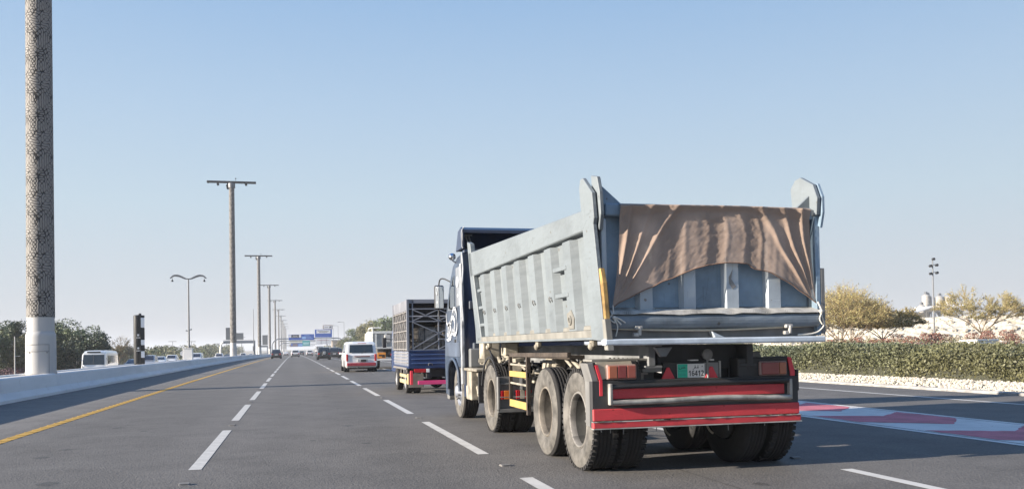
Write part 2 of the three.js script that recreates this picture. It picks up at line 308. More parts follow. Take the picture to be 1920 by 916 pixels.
// median wall: concrete segments with open joints
{
  const wall = thing('median_wall', 'long sloped concrete median wall in shade along the left shoulder', 'concrete barrier');
  const tones = [0, 1, 2].map((i) => mat('wall_concrete_' + ['a', 'b', 'c'][i], [[0.66, 0.66, 0.66], [0.64, 0.64, 0.645], [0.67, 0.67, 0.665]][i].map((v) => v * 1.12), 0.88, 0, { map: T.wall, bumpMap: T.bump, bumpScale: 0.002 }));
  const medianFill = mat('median_paving', [0.62, 0.56, 0.48], 0.9, 0, { map: T.fine });
  const prof = (y0) => [[-8.0, y0 - 0.02], [-8.0, y0 + 0.09], [-8.13, y0 + 0.28], [-8.2, y0 + 0.67], [-8.24, y0 + 0.72], [-8.44, y0 + 0.72], [-8.47, y0 + 0.66], [-9.25, y0 + 0.66], [-9.28, y0 + 0.72], [-9.46, y0 + 0.72], [-9.6, y0 - 0.1], [-9.66, y0 - 1.1], [-9.4, y0 - 1.1], [-8.4, y0 - 0.4]];
  for (let S = -8, i = 0; S < 640; i++) {
    const L = S < 200 ? 5.99 : 23.99, ya = gy(S + L / 2);
    const g = mb().prism(prof(0), 'z', -(S + L), -S, 0.006).geometry();
    const p = g.attributes.position; for (let k = 0; k < p.count; k++) p.setY(k, p.getY(k) + gy(-p.getZ(k)));
    const o = new THREE.Mesh(g, tones[(i * 7 + (i >> 1)) % 3]); o.name = 'wall_segment'; o.castShadow = o.receiveShadow = true; wall.add(o);
    const f = mb().box(-8.86, 0.665, -(S + L / 2), 0.78, 0.03, L).geometry(), fp = f.attributes.position; for (let k = 0; k < fp.count; k++) fp.setY(k, fp.getY(k) + gy(-fp.getZ(k)) + 0.0);
    const fo = new THREE.Mesh(f, medianFill); fo.name = 'median_paving'; fo.castShadow = fo.receiveShadow = true; wall.add(fo);
    S += L + 0.01;
  }
}

// ------------------------------------------------------------------ tall masts on the median
const mastTex = (() => {                                         // labyrinth of raised plates: rectilinear band-limited waves
  const W = 256, H = 512, waves = [];
  for (let k = 0; k < 26; k++) { const vert = k % 2, m = 12 + Math.floor(rr(-2, 3)), s = Math.floor(rr(-4, 5)); waves.push(vert ? [s, m * 2, rr(0, 6.28)] : [m, s * 2, rr(0, 6.28)]); }
  const f = new Float32Array(W * H);
  for (let j = 0; j < H; j++) for (let i = 0; i < W; i++) { let v = 0; for (const [a, b, p] of waves) v += Math.cos(2 * Math.PI * (a * i / W + b * j / H) + p); f[j * W + i] = v; }
  const px = (i, j) => { const v = Math.abs(f[j * W + i]) / 2.2; return smooth(0.3, 0.95, v); };
  return { map: texOf(W, (i, j) => { const k = 0.1 + 0.9 * px(i, j); return [k, k * 0.97, k * 0.93]; }, null, false, H), bump: texOf(W, (i, j) => { const k = px(i, j); return [k, k, k]; }, null, false, H) };
})();
const mastShaft = mat('mast_relief', [0.225, 0.217, 0.21], 0.75, 0, { map: mastTex.map, bumpMap: mastTex.bump, bumpScale: 0.025 });
const mastWhite = mat('mast_white', [0.43, 0.42, 0.41], 0.6);
function mast(parent) {
  const B = 0.6, H = 26.9;                                       // y measured from the road datum
  const prof = (pts) => pts;
  mb().lathe([[0.0, 0], [0.575, 0], [0.575, 0.16], [0.555, 0.2], [0.55, 1.42], [0.545, 1.5], [0.5, 1.58], [0.5, 1.6], [0, 1.6]].map(([r, y]) => [r, y + B]), [0, 0, 0], 'y', 40).build('base', mastWhite, parent);
  mb().lathe([[0.495, 2.2], [0.495, 2.67], [0.51, 2.69], [0.51, 2.71], [0.4, 2.71]], [0, 0, 0], 'y', 40).build('collar', mastWhite, parent);
  { // curved service door let into the base, slightly proud, with two locks
    const g = new THREE.CylinderGeometry(0.562, 0.566, 1.02, 14, 1, true, -0.95, 1.5); g.translate(0, 0.62 + B, 0);
    const g2 = new THREE.CylinderGeometry(0.57, 0.57, 0.03, 14, 1, true, -0.95, 1.5); g2.translate(0, 0.98 + B, 0);
    const seam = mb(); for (const a of [-0.97, 0.57]) seam.bar([0.572 * Math.sin(a), 0.1 + B, 0.572 * Math.cos(a)], [0.572 * Math.sin(a), 1.14 + B, 0.572 * Math.cos(a)], 0.008, 6);
    for (const y of [0.9, 1.14]) { const q = []; for (let i = 0; i <= 14; i++) { const a = -0.97 + 1.54 * i / 14; q.push([0.574 * Math.sin(a), y + B, 0.574 * Math.cos(a)]); } seam.tube(q, 0.008, 28, 5); }
    const d = mb().geo(g).geo(g2).build('service_door', mastWhite, parent);
    seam.build('door_seam', mat('seam_grey', [0.2, 0.195, 0.19], 0.7), d);
    for (const a of [-0.75, 0.42]) mb().ball(0.578 * Math.sin(a), 0.86 + B, 0.578 * Math.cos(a), 0.022, 1, 1, 1, 8).build('lock', M.steel, d);
  }
  const g = new THREE.CylinderGeometry(0.44, 0.515, H - 3.2, 40, 1, true); g.rotateY(Math.PI); g.translate(0, (H - 3.2) / 2 + 2.71, 0);
  const uv = g.attributes.uv; for (let i = 0; i < uv.count; i++) uv.setXY(i, uv.getX(i) * 1.5, uv.getY(i) * 5.5);
  const s = new THREE.Mesh(g, mastShaft); s.name = 'shaft'; s.castShadow = s.receiveShadow = true; parent.add(s);
  parent.traverse((m) => { if (m.isMesh) m.geometry.scale(0.885, 1, 0.885); });
  mb().rbox(0, H + 0.02, 0, 7.1, 0.3, 0.5, 0.05).prism([[-3.55, H - 0.13], [-3.2, H - 0.13], [-3.3, H - 0.2]], 'z', -0.2, 0.2).build('crossbar', M.darkSteel, parent);
  mb().lathe([[0.44, H - 0.9], [0.52, H - 0.85], [0.52, H - 0.2], [0.44, H - 0.15]], [0, 0, 0]).build('head_ring', M.steel, parent);
  for (const [x, y] of [[-1.95, -0.36], [2.1, -0.3], [-0.62, -0.55], [-0.55, -0.9]]) mb().rbox(x, H + y, 0.1, 0.32, 0.34, 0.26, 0.04, 0.5, 0, 0.25).bar([x, H - 0.1, 0.1], [x, H + y, 0.1], 0.04).build('floodlight', M.darkSteel, parent);
  mb().bar([0.6, H + 0.1, 0], [0.6, H + 0.55, 0], 0.025).ball(0.6, H + 0.6, 0, 0.1).build('beacon', M.darkSteel, parent);
}
{
  const first = thing('light_mast', 'nearest and tallest ornamental light mast, white base behind the wall', 'light mast', [-8.72, gy(34.2), -34.2], 0.2, 'ornamental masts along the median');
  mast(first);
  const lab = ['tall ornamental mast with crossbar, second from the camera, left of the footbridge-like sign beam', 'third ornamental mast from the camera with flat crossbar, beside a dark sign panel', 'fourth ornamental mast from the camera along the median wall', 'fifth ornamental mast from the camera along the median wall', 'sixth ornamental mast from the camera, above the curved gantry arm'];
  const far = 'distant ornamental mast in the tight row left of the blue gantry signs';
  for (let k = 1; k < 11; k++) { const S = 34.2 + 103.7 * k; copyOf(first, 'light_mast', lab[k - 1] || far, [-8.83, gy(S), -S], 0, 'ornamental masts along the median'); }
}
// ------------------------------------------------------------------ speed camera column on the median
{
  const S = 56.5, t = thing('speed_camera_column', 'black round speed camera column with white window rings on the median wall', 'speed camera', [-9.0, gy(S) + 0.64, -S], 0.15);
  const dk = mat('camera_black', [0.014, 0.015, 0.017], 0.45, 0.1, { map: T.fine });
  mb().lathe([[0, 0], [0.24, 0], [0.24, 2.95], [0.22, 3.0], [0, 3.02]], [-0.1, 0, 0], 'y', 28).build('column', dk, t);
  mb().lathe([[0, 2.98], [0.1, 2.98], [0.08, 3.1], [0, 3.12]], [0.02, 0, 0], 'y', 14).build('cap', dk, t);
  for (const [y, h] of [[0.22, 0.44], [1.02, 0.36], [1.88, 0.72], [2.92, 0.14]]) mb().rbox(0.16, y, 0, 0.24, h, 0.36, 0.03).build('band', dk, t);
  for (const [y, h] of [[0.64, 0.4], [1.36, 0.32], [2.55, 0.6]]) mb().rbox(0.16, y, 0, 0.22, h, 0.34, 0.03).build('white_ring', mat('ring_white', [0.85, 0.85, 0.86], 0.4), t);
  for (const y of [0.9, 1.68]) { mb().rbox(-0.07, y + 0.1, 0.215, 0.2, 0.22, 0.06, 0.02).build('lens_window', M.glass, t); mb().rbox(-0.08, y + 0.12, 0.25, 0.1, 0.1, 0.01, 0.005).build('lens', M.clearLens, t); mb().rbox(-0.07, y - 0.04, 0.235, 0.22, 0.035, 0.05, 0.01).build('sill', M.white, t); }
}
// ------------------------------------------------------------------ double-armed lamp on its white plinth
{
  const S = 82, t = thing('street_lamp', 'slim grey street lamp with two wavy arms on a white square plinth', 'street lamp', [-9.0, gy(S) + 0.62, -S], 0);
  mb().rbox(-0.08, 0.52, 0, 0.78, 1.04, 0.78, 0.02).rbox(-0.08, 1.06, 0, 0.84, 0.06, 0.84, 0.02).build('plinth', M.white, t);
  mb().bar([0, 1.08, 0], [0, 7.25, 0], 0.085, 14, 0.06).build('pole', M.steel, t);
  mb().lathe([[0.09, 1.08], [0.13, 1.08], [0.12, 1.3], [0.085, 1.36]], [0, 0, 0]).build('pole_foot', M.steel, t);
  for (const s of [-1, 1]) {
    const g = mb(); const pts = []; for (let i = 0; i <= 16; i++) { const u = i / 16; pts.push([s * u * 1.52, 7.2 + 0.02 + 0.3 * Math.sin(Math.max(0, u - 0.1) / 0.9 * Math.PI * 0.78) ** 1.4 - 0.1 * smooth(0.8, 1, u), 0]); }
    for (let i = 0; i < 16; i++) { const w = 0.08 + 0.1 * Math.sin(i / 16 * Math.PI); g.beam(pts[i], pts[i + 1], 0.12, w, 0.01); }
    g.build('arm', M.steel, t);
    const l = mb().bar([s * 1.34, 7.3, 0], [s * 1.34, 7.12, 0], 0.02).lathe([[0, 7.16], [0.05, 7.15], [0.1, 7.02], [0.1, 6.98], [0, 6.97]], [s * 1.34, 0, 0], 'y', 14).build('lantern', M.darkSteel, t);
    mb().bar([0, 2.65 + 0.04 * s, 0], [s * 0.26, 2.68 + 0.05 * s, 0], 0.03).ball(s * 0.2, 2.7 + 0.05 * s, 0, 0.06).build('flag_bracket', M.steel, t);
  }
}
// round sign on the median beside the plinth
{
  const S = 86, t = thing('road_sign', 'small pale round sign beside the lamp plinth', 'sign', [-10.0, gy(S) - 0.6, -S], 0.1);
  mb().bar([0, 0, 0], [0, 2.0, 0], 0.03).build('post', M.steel, t);
  mb().at(new THREE.CylinderGeometry(0.24, 0.24, 0.02, 20), [0, 1.85, 0.04], [Math.PI / 2, 0, 0]).build('disc', M.white, t);
}
// ------------------------------------------------------------------ sign gantries
const signBlue = mat('sign_blue', [0.003, 0.075, 0.4], 0.5), signTeal = mat('sign_teal', [0.05, 0.35, 0.38], 0.5), signCream = mat('sign_cream', [0.6, 0.6, 0.5], 0.55), signBrown = mat('sign_brown', [0.2, 0.13, 0.09], 0.55), signBlack = mat('sign_black', [0.03, 0.03, 0.035], 0.5), signWhite = mat('sign_white', [0.72, 0.72, 0.74], 0.5), signLight = mat('sign_light_blue', [0.22, 0.42, 0.75], 0.5);
const gantrySteel = mat('gantry_steel', [0.14, 0.16, 0.19], 0.5, 0.2);
function gantry(name, label, S, xl, xr, top, foot) {
  const t = thing(name, label, 'sign gantry', [0, gy(S), -S]);
  const R = Math.min(3, (xr - xl) * 0.3);
  const leg = (x, s) => { const p = [[x, foot, 0], [x, top - R, 0]]; for (let i = 1; i <= 8; i++) { const a = i / 8 * Math.PI / 2; p.push([x + s * R * (1 - Math.cos(a)), top - R + R * Math.sin(a), 0]); } return p; };
  const segs = (m, p) => { for (let i = 0; i < p.length - 1; i++) m.bar(p[i], p[i + 1], 0.22, 10); return m; };
  segs(mb(), leg(xl, 1)).build('curved_leg', gantrySteel, t); segs(mb(), leg(xr, -1)).build('curved_leg', gantrySteel, t);
  mb().bar([xl + R, top, 0], [xr - R, top, 0], 0.24, 10).bar([xl + R, top - 0.9, 0], [xr - R, top - 0.9, 0], 0.14, 8).build('beam', gantrySteel, t);
  return t;
}
const board = (t, x0, x1, y0, y1, m, z = 0.3) => { const b = mb().rbox((x0 + x1) / 2, (y0 + y1) / 2, z, x1 - x0, y1 - y0, 0.12, 0.03).build('sign_board', m, t); return b; };
const patch = (b, x0, x1, y0, y1, m, z = 0.375) => mb().box((x0 + x1) / 2, (y0 + y1) / 2, z, x1 - x0, y1 - y0, 0.03).build('sign_patch', m, b);
{ // main gantry over our carriageway
  const S = 352, g0 = -gy(S);                                    // local y = world y + g0
  const t = gantry('sign_gantry', 'curved steel gantry with big blue direction signs over the highway', S, -8.2, 19.6, 6.55, -0.2);
  let b = board(t, -1.9, 2.8, 5.95, 8.15, signBlue); patch(b, -1.8, -0.9, 7.0, 8.05, signWhite); patch(b, -0.8, 2.0, 6.9, 8.05, signBlack); patch(b, 2.0, 2.75, 7.0, 8.05, signWhite);
  for (let i = 0; i < 2; i++) mb().box(0.55, 7.25 + 0.4 * i, 0.4, 2.1 - 0.5 * i, 0.12, 0.02).build('lettering', signWhite, b);
  b = board(t, 2.85, 7.8, 5.95, 8.25, signBlue); for (let i = 0; i < 3; i++) mb().box(5.6 - 0.3 * i, 6.6 + 0.55 * i, 0.385, 3.4 - 0.7 * i, 0.14, 0.03).build('lettering', signLight, b);
  patch(b, 3.2, 4.6, 6.35, 7.3, signLight);
  b = board(t, 8.1, 14.7, 6.9, 10.0, signBlue); patch(b, 8.7, 14.1, 8.45, 9.8, signWhite); for (let i = 0; i < 2; i++) mb().box(11.3, 9.35 - 0.45 * i, 0.41, 4.2 - i, 0.16, 0.02).build('lettering', signBlack, b);
  b = board(t, 11.2, 14.9, 10.1, 11.7, signBrown); patch(b, 11.45, 14.65, 10.3, 11.5, signWhite); mb().box(12.5, 10.9, 0.41, 1.5, 0.15, 0.02).build('lettering', signBrown, b); mb().prism([[13.6, 10.6], [14.3, 10.6], [14.3, 11.2], [13.9, 11.35]], 'z', 0.4, 0.42, 0).build('arrow_mark', signBlack, b);
  b = board(t, 3.3, 6.2, 3.6, 5.75, signTeal); patch(b, 3.6, 5.9, 4.1, 5.1, mat('sign_pale_teal', [0.35, 0.6, 0.6], 0.5));
  b = board(t, 8.4, 14.4, 4.2, 6.5, signWhite); for (let i = 1; i < 3; i++) patch(b, 8.4 + i * 2, 8.46 + i * 2, 4.2, 6.3, signBrown); mb().box(11.2, 5.75, 0.4, 4.6, 0.1, 0.02).build('lettering', mat('sign_red', [0.4, 0.08, 0.08], 0.5), b);
}
{
  const S = 520;
  const t = gantry('sign_gantry', 'second, more distant gantry with cream and blue panels under the first', S, -8.2, 19.6, 6.2, -0.2);
  let b = board(t, -2.4, 2.6, 6.2, 8.5, signCream); b = board(t, 2.8, 5.6, 6.2, 8.5, signCream);
  b = board(t, -1.6, 6.0, 4.4, 6.0, signBlue); patch(b, -0.6, 2.0, 4.7, 5.6, signBrown); patch(b, 2.6, 5.4, 4.7, 5.5, signLight);
  b = board(t, 8, 13, 6.0, 8.4, signWhite);
}
{
  const t = gantry('sign_gantry', 'farthest gantry, grey and pale blue panels just above the cars', 780, -8.2, 19.6, 5.6, -0.2);
  let b = board(t, -3.5, 3.5, 4.6, 7.0, signBrown); b = board(t, 3.6, 7.5, 4.6, 7.0, signLight); 
}
function backGantry(label, S, xl, xr, top, boards) {
  const t = thing('reverse_gantry', label, 'sign gantry', [0, gy(S), -S]);
  mb().rbox((xl + xr) / 2, top, 0, xr - xl, 0.62, 0.5, 0.04).build('beam', gantrySteel, t);
  mb().rbox((xl + xr) / 2, top + 0.48, -0.1, xr - xl, 0.2, 0.3, 0.03).build('top_rail', M.white, t);
  mb().bar([xr - 0.2, -0.6, 0], [xr - 0.2, top, 0], 0.2).build('leg', gantrySteel, t);
  mb().tube([[xl - 0.5, opp(S), 0], [xl - 0.6, top * 0.6, 0], [xl - 0.2, top - 0.1, 0], [xl + 0.3, top, 0]], 0.2, 16, 8).build('curved_leg', M.white, t);
  for (const [x0, x1, y0, y1] of boards) mb().rbox((x0 + x1) / 2, (y0 + y1) / 2, -0.35, x1 - x0, y1 - y0, 0.15, 0.02).build('sign_back', mat('sign_back', [0.13, 0.14, 0.15], 0.6), t);
  return t;
}
backGantry('grey sign beam seen from behind over the opposite carriageway, running right from the second mast', 217, -16.2, -8.9, 3.75, [[-13.6, -11.6, 4.1, 5.9], [-15.6, -13.2, 4.1, 7.2]]);
backGantry('smaller sign beam seen from behind with a dark panel beside the third mast', 322, -12.2, -8.9, 3.5, [[-10.8, -8.95, 3.9, 7.5]]);
// thin pole beside the third mast
{
  const S = 205, t = thing('lamp_post', 'thin plain grey pole on the median just left of the third mast', 'lamp post', [-8.75, gy(S) + 0.6, -S]);
  mb().bar([0, 0, 0], [0, 10.4, 0], 0.1, 10, 0.05).build('pole', M.steel, t);
  mb().rbox(0, 1.5, 0, 0.4, 1.1, 0.3, 0.03).build('control_box', M.steel, t);
}
// single-arm lamp posts down the right verge
{
  const post = (t) => { mb().bar([0, -0.4, 0], [0, 12, 0], 0.11, 10, 0.06).build('pole', M.steel, t); mb().bar([0, 12, 0], [-1.8, 12.15, 0], 0.05).build('arm', M.steel, t); mb().rbox(-1.9, 12.12, 0, 0.9, 0.14, 0.3, 0.05).build('lamp_head', M.darkSteel, t); };
  const first = thing('verge_lamp_post', 'tallest single-arm lamp post on the right, above the gantry leg', 'lamp post', [18.2, gy(330), -330], 0, 'single-arm lamp posts on the right verge');
  post(first);
  ['second single-arm lamp post on the right, just left of the tallest one', 'third single-arm lamp post on the right, fading in the haze', 'far single-arm lamp post on the right, fourth in the row', 'last single-arm lamp post on the right, beside the big sign'].forEach((l, i) => { const S = 330 + 45 * (i + 1); copyOf(first, 'verge_lamp_post', l, [18.2, gy(S), -S], 0, 'single-arm lamp posts on the right verge'); });
  const tpost = (x, S, h, l) => { const t = thing('t_lamp_post', l, 'lamp post', [x, opp(S) + gy(S), -S], 0, 'small T-shaped lamp posts behind the opposite carriageway'); mb().bar([0, 0, 0], [0, h, 0], 0.13, 8, 0.08).build('pole', M.steel, t); mb().rbox(0, h, 0, 2.8, 0.14, 0.3, 0.04).build('crossarm', M.darkSteel, t); };
  tpost(-42, 332, 6.4, 'small T-shaped lamp post left of the wavy-armed lamp'); tpost(-33.5, 312, 6.0, 'small T-shaped lamp post right of the wavy-armed lamp'); tpost(-20.2, 330, 8.3, 'small T-shaped lamp post above the sign beam, the taller of two'); tpost(-19.9, 360, 8.0, 'small T-shaped lamp post above the sign beam, the shorter of two');
  tpost(-28, 352, 5.6, 'small T-shaped lamp post above the green wood'); 
}
// pale poles at the far left in front of the trees
{
  const p = (x, S, h, l) => { const t = thing('marker_pole', l, 'pole', [x, OPP + gy(S), -S]); mb().bar([0, 0, 0], [0, h, 0], 0.06, 8, 0.045).build('post', mat('pole_pale', [0.4, 0.39, 0.37], 0.7), t); mb().rbox(0.2, h * 0.55, 0, 0.5, 0.05, 0.05, 0.01).build('cross_bar', mats.pole_pale, t); };
  p(-25.6, 86, 4.1, 'pale pole at the far left edge before the trees'); p(-24.6, 88, 4.0, 'pale pole between the left edge and the nearest mast');
}

// ------------------------------------------------------------------ foliage: clouds of small leaf faces
class Leaves {
  constructor() { this.p = []; this.n = []; this.c = []; }
  leaf(x, y, z, s, col, flat = 0.0, asp = 0.5) {                  // a folded two-face leaf (or leaf spray) in a random direction
    const a = rnd() * 6.2832, u = rr(-1, 1) * (1 - flat), w = Math.sqrt(1 - u * u);
    const dx = w * Math.cos(a), dy = u, dz = w * Math.sin(a);
    const b = rnd() * 6.2832; let ex = Math.cos(b), ey = rr(-1, 1), ez = Math.sin(b);
    const dt = ex * dx + ey * dy + ez * dz; ex -= dt * dx; ey -= dt * dy; ez -= dt * dz; const L = Math.hypot(ex, ey, ez) || 1; ex /= L; ey /= L; ez /= L;
    const h = s * asp * 0.5, P = [[x - dx * s / 2, y - dy * s / 2, z - dz * s / 2], [x + ex * h, y + ey * h, z + ez * h], [x + dx * s / 2, y + dy * s / 2, z + dz * s / 2], [x - ex * h, y - ey * h + s * 0.12, z - ez * h]];
    for (const t of [[0, 1, 2], [0, 2, 3]]) {
      const A = P[t[0]], B = P[t[1]], C = P[t[2]];
      const ux = B[0] - A[0], uy = B[1] - A[1], uz = B[2] - A[2], vx = C[0] - A[0], vy = C[1] - A[1], vz = C[2] - A[2];
      const nx = uy * vz - uz * vy, ny = uz * vx - ux * vz, nz = ux * vy - uy * vx, l = Math.hypot(nx, ny, nz) || 1;
      for (const q of t) { this.p.push(...P[q]); this.n.push(nx / l, ny / l, nz / l); this.c.push(col[0], col[1], col[2]); }
    }
  }
  mesh(name, m, parent) {
    const g = new THREE.BufferGeometry(); g.setAttribute('position', new THREE.Float32BufferAttribute(this.p, 3)); g.setAttribute('normal', new THREE.Float32BufferAttribute(this.n, 3)); g.setAttribute('color', new THREE.Float32BufferAttribute(this.c, 3));
    const o = new THREE.Mesh(g, m); o.name = parent === scene ? numbered(name) : name; o.castShadow = o.receiveShadow = true; parent.add(o); return o;
  }
}
const leafMat = mat('leaf', [1, 1, 1], 0.75, 0, { vertexColors: true, transmission: 0.25, thickness: 0 });
const leafPlain = mat('leaf_plain', [1, 1, 1], 0.6, 0, { vertexColors: true });
const bark = mat('bark', [0.16, 0.12, 0.085], 0.95, 0, { map: T.dirt, bumpMap: T.bump, bumpScale: 0.01 });
const shade = (c, k, j = 0.12) => { const r = 1 + rr(-j, j); return [c[0] * k * r, c[1] * k * r * (1 + rr(-0.05, 0.05)), c[2] * k * r]; };
// a bushy tree: trunk and limbs, crown of leaf sprays gathered on overlapping clumps
function bushyTree(name, label, x, S, h, w, col, o = {}) {
  const y = o.y ?? (landY(x, S)), t = thing(name, label, 'tree', [x, y, -S], 0, o.group);
  const tr = mb(), lv = new Leaves(), clumps = [];
  const n = o.clumps ?? 16;
  for (let i = 0; i < n; i++) { const a = rnd() * 6.2832, u = rnd(), r = Math.sqrt(rnd()) * w * 0.4, yy = h * lerp(o.low ?? 0.3, 0.84, u); const k = 1 - 0.55 * Math.max(0, u - 0.5) * 1.6; clumps.push([r * Math.cos(a) * k, yy, r * Math.sin(a) * k, rr(0.13, 0.23) * w * (o.blob ?? 1), rr(0.5, 1.1) * lerp(0.75, 1.35, u)]); }  // upper clumps lighter, lower ones darker: sunlit tops put into the leaf colour
  tr.bar([0, -0.3, 0], [rr(-0.1, 0.1), h * 0.35, rr(-0.1, 0.1)], h * 0.032, 8, h * 0.02);
  for (const c of clumps.slice(0, 9)) tr.bar([0, h * rr(0.2, 0.34), 0], [c[0] * 0.9, c[1], c[2] * 0.9], h * 0.013, 5, h * 0.004);
  tr.build('trunk', bark, t);
  const per = Math.round((o.leaves ?? 7000) / n), ls = o.size ?? 0.2;
  for (const [cx, cy, cz, r, k] of clumps) for (let i = 0; i < per; i++) {
    const a = rnd() * 6.2832, u = rr(-1, 1), q = Math.sqrt(1 - u * u), R = r * (0.45 + 0.65 * Math.sqrt(rnd())) * (rnd() < 0.06 ? 1.25 : 1);
    const px = cx + R * q * Math.cos(a), py = cy + R * u * 0.8, pz = cz + R * q * Math.sin(a);
    if (py < h * 0.06) continue;
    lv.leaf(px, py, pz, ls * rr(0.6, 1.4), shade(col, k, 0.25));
  }
  lv.mesh('crown', leafPlain, t);
  return t;
}
// a thorn tree: forked limbs, fans of thin twigs, sparse small leaves
function thornTree(name, label, x, S, h, w, col, o = {}) {
  const y = o.y ?? landY(x, S), t = thing(name, label, 'tree', [x, y, -S], 0, o.group);
  const tr = mb(), tw = mb(), lv = new Leaves();
  const tips = [];
  const grow = (p, d, L, r, lev) => {
    const q = [p[0] + d[0] * L, p[1] + d[1] * L, p[2] + d[2] * L];
    (lev < 3 ? tr : tw).bar(p, q, r, lev < 2 ? 7 : lev < 4 ? 4 : 3, r * 0.62);
    if (lev >= (o.levels ?? 5)) { tips.push([p, q, d]); return; }
    if (lev >= 3) tips.push([p, q, d]);
    const n = lev === 0 ? (o.fork ?? 4) : lev < 3 ? 3 : 2 + (rnd() < 0.5 ? 1 : 0);
    for (let i = 0; i < n; i++) {
      const a = (i + rnd() * 0.7) / n * 6.2832, sp = lev === 0 ? (o.spread ?? 0.85) : 0.5;
      let e = [d[0] + Math.cos(a) * sp * (o.lean ? 1.1 : 1), d[1] * (lev === 0 ? 0.75 : 0.85) + rr(-0.08, 0.16) - (lev > 2 ? (o.droop ?? 0.06) : 0), d[2] + Math.sin(a) * sp];
      const l = Math.hypot(...e); e = e.map((v) => v / l);
      grow(q, e, L * rr(0.62, 0.84) * (lev === 0 ? (o.first ?? 1.5) : 1), r * 0.6, lev + 1);
    }
  };
  const lean = o.lean ?? 0;
  const stems = o.stems ?? 1;
  for (let s = 0; s < stems; s++) { const a = s / stems * 6.2832 + 0.6; const d = stems > 1 ? [Math.cos(a) * 0.45, 0.8, Math.sin(a) * 0.45] : [lean, 1, 0.05]; const l = Math.hypot(...d); grow([stems > 1 ? Math.cos(a) * 0.12 : 0, -0.15, stems > 1 ? Math.sin(a) * 0.12 : 0], d.map((v) => v / l), h * (o.trunk ?? 0.24), h * 0.022 / Math.sqrt(stems), 0); }
  // fit the crown to the wanted height and width
  let my = 0, mx = 0; for (const [, q] of tips) { my = Math.max(my, q[1]); mx = Math.max(mx, Math.abs(q[0])); }
  const ky = h / my, kx = w / 2 / mx;
  const spray = mb();
  for (const [p, q, d] of tips) {                                  // every tip carries a few thin whips and the leaves along them
    const n = o.leaves ?? 7;
    for (let w = 0; w < (o.whips ?? 3); w++) {
      const u0 = rr(0.2, 1), s0 = [lerp(p[0], q[0], u0), lerp(p[1], q[1], u0), lerp(p[2], q[2], u0)], L = h * rr(0.06, 0.15);
      let e = [d[0] + rr(-0.7, 0.7), d[1] + rr(-0.35, 0.75), d[2] + rr(-0.7, 0.7)]; const l = Math.hypot(...e); e = e.map((v) => v / l);
      const t1 = s0.map((v, i) => v + e[i] * L);
      spray.bar(s0, t1, 0.006, 3, 0.003);
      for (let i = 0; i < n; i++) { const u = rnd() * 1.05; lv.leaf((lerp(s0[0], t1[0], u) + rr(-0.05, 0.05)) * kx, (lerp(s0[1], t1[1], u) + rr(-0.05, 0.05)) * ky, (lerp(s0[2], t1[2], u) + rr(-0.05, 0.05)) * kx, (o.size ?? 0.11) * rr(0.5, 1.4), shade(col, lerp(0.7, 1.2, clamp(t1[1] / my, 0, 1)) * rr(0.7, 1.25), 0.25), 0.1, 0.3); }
    }
  }
  tw.list.push(...spray.list);
  const fit = new THREE.Matrix4().makeScale(kx, ky, kx);
  const a = tr.build('trunk', mats['thorn_bark'] || mat('thorn_bark', [0.23, 0.17, 0.11], 0.9, 0, { map: T.fine }), t); a.geometry.applyMatrix4(fit);
  const b = tw.build('twigs', mat('twig', [0.3, 0.22, 0.11], 0.9), t); b.geometry.applyMatrix4(fit); b.geometry.deleteAttribute('uv'); 
  if (o.leaves !== 0) lv.mesh('crown', leafPlain, t);
  return t;
}
const GREEN = [0.095, 0.12, 0.045], DARK = [0.05, 0.072, 0.036], OLIVE = [0.15, 0.14, 0.06], GREY = [0.11, 0.105, 0.085];
const at = (ratio, S) => ratio * S;                                // x at distance S for a given sideways ratio

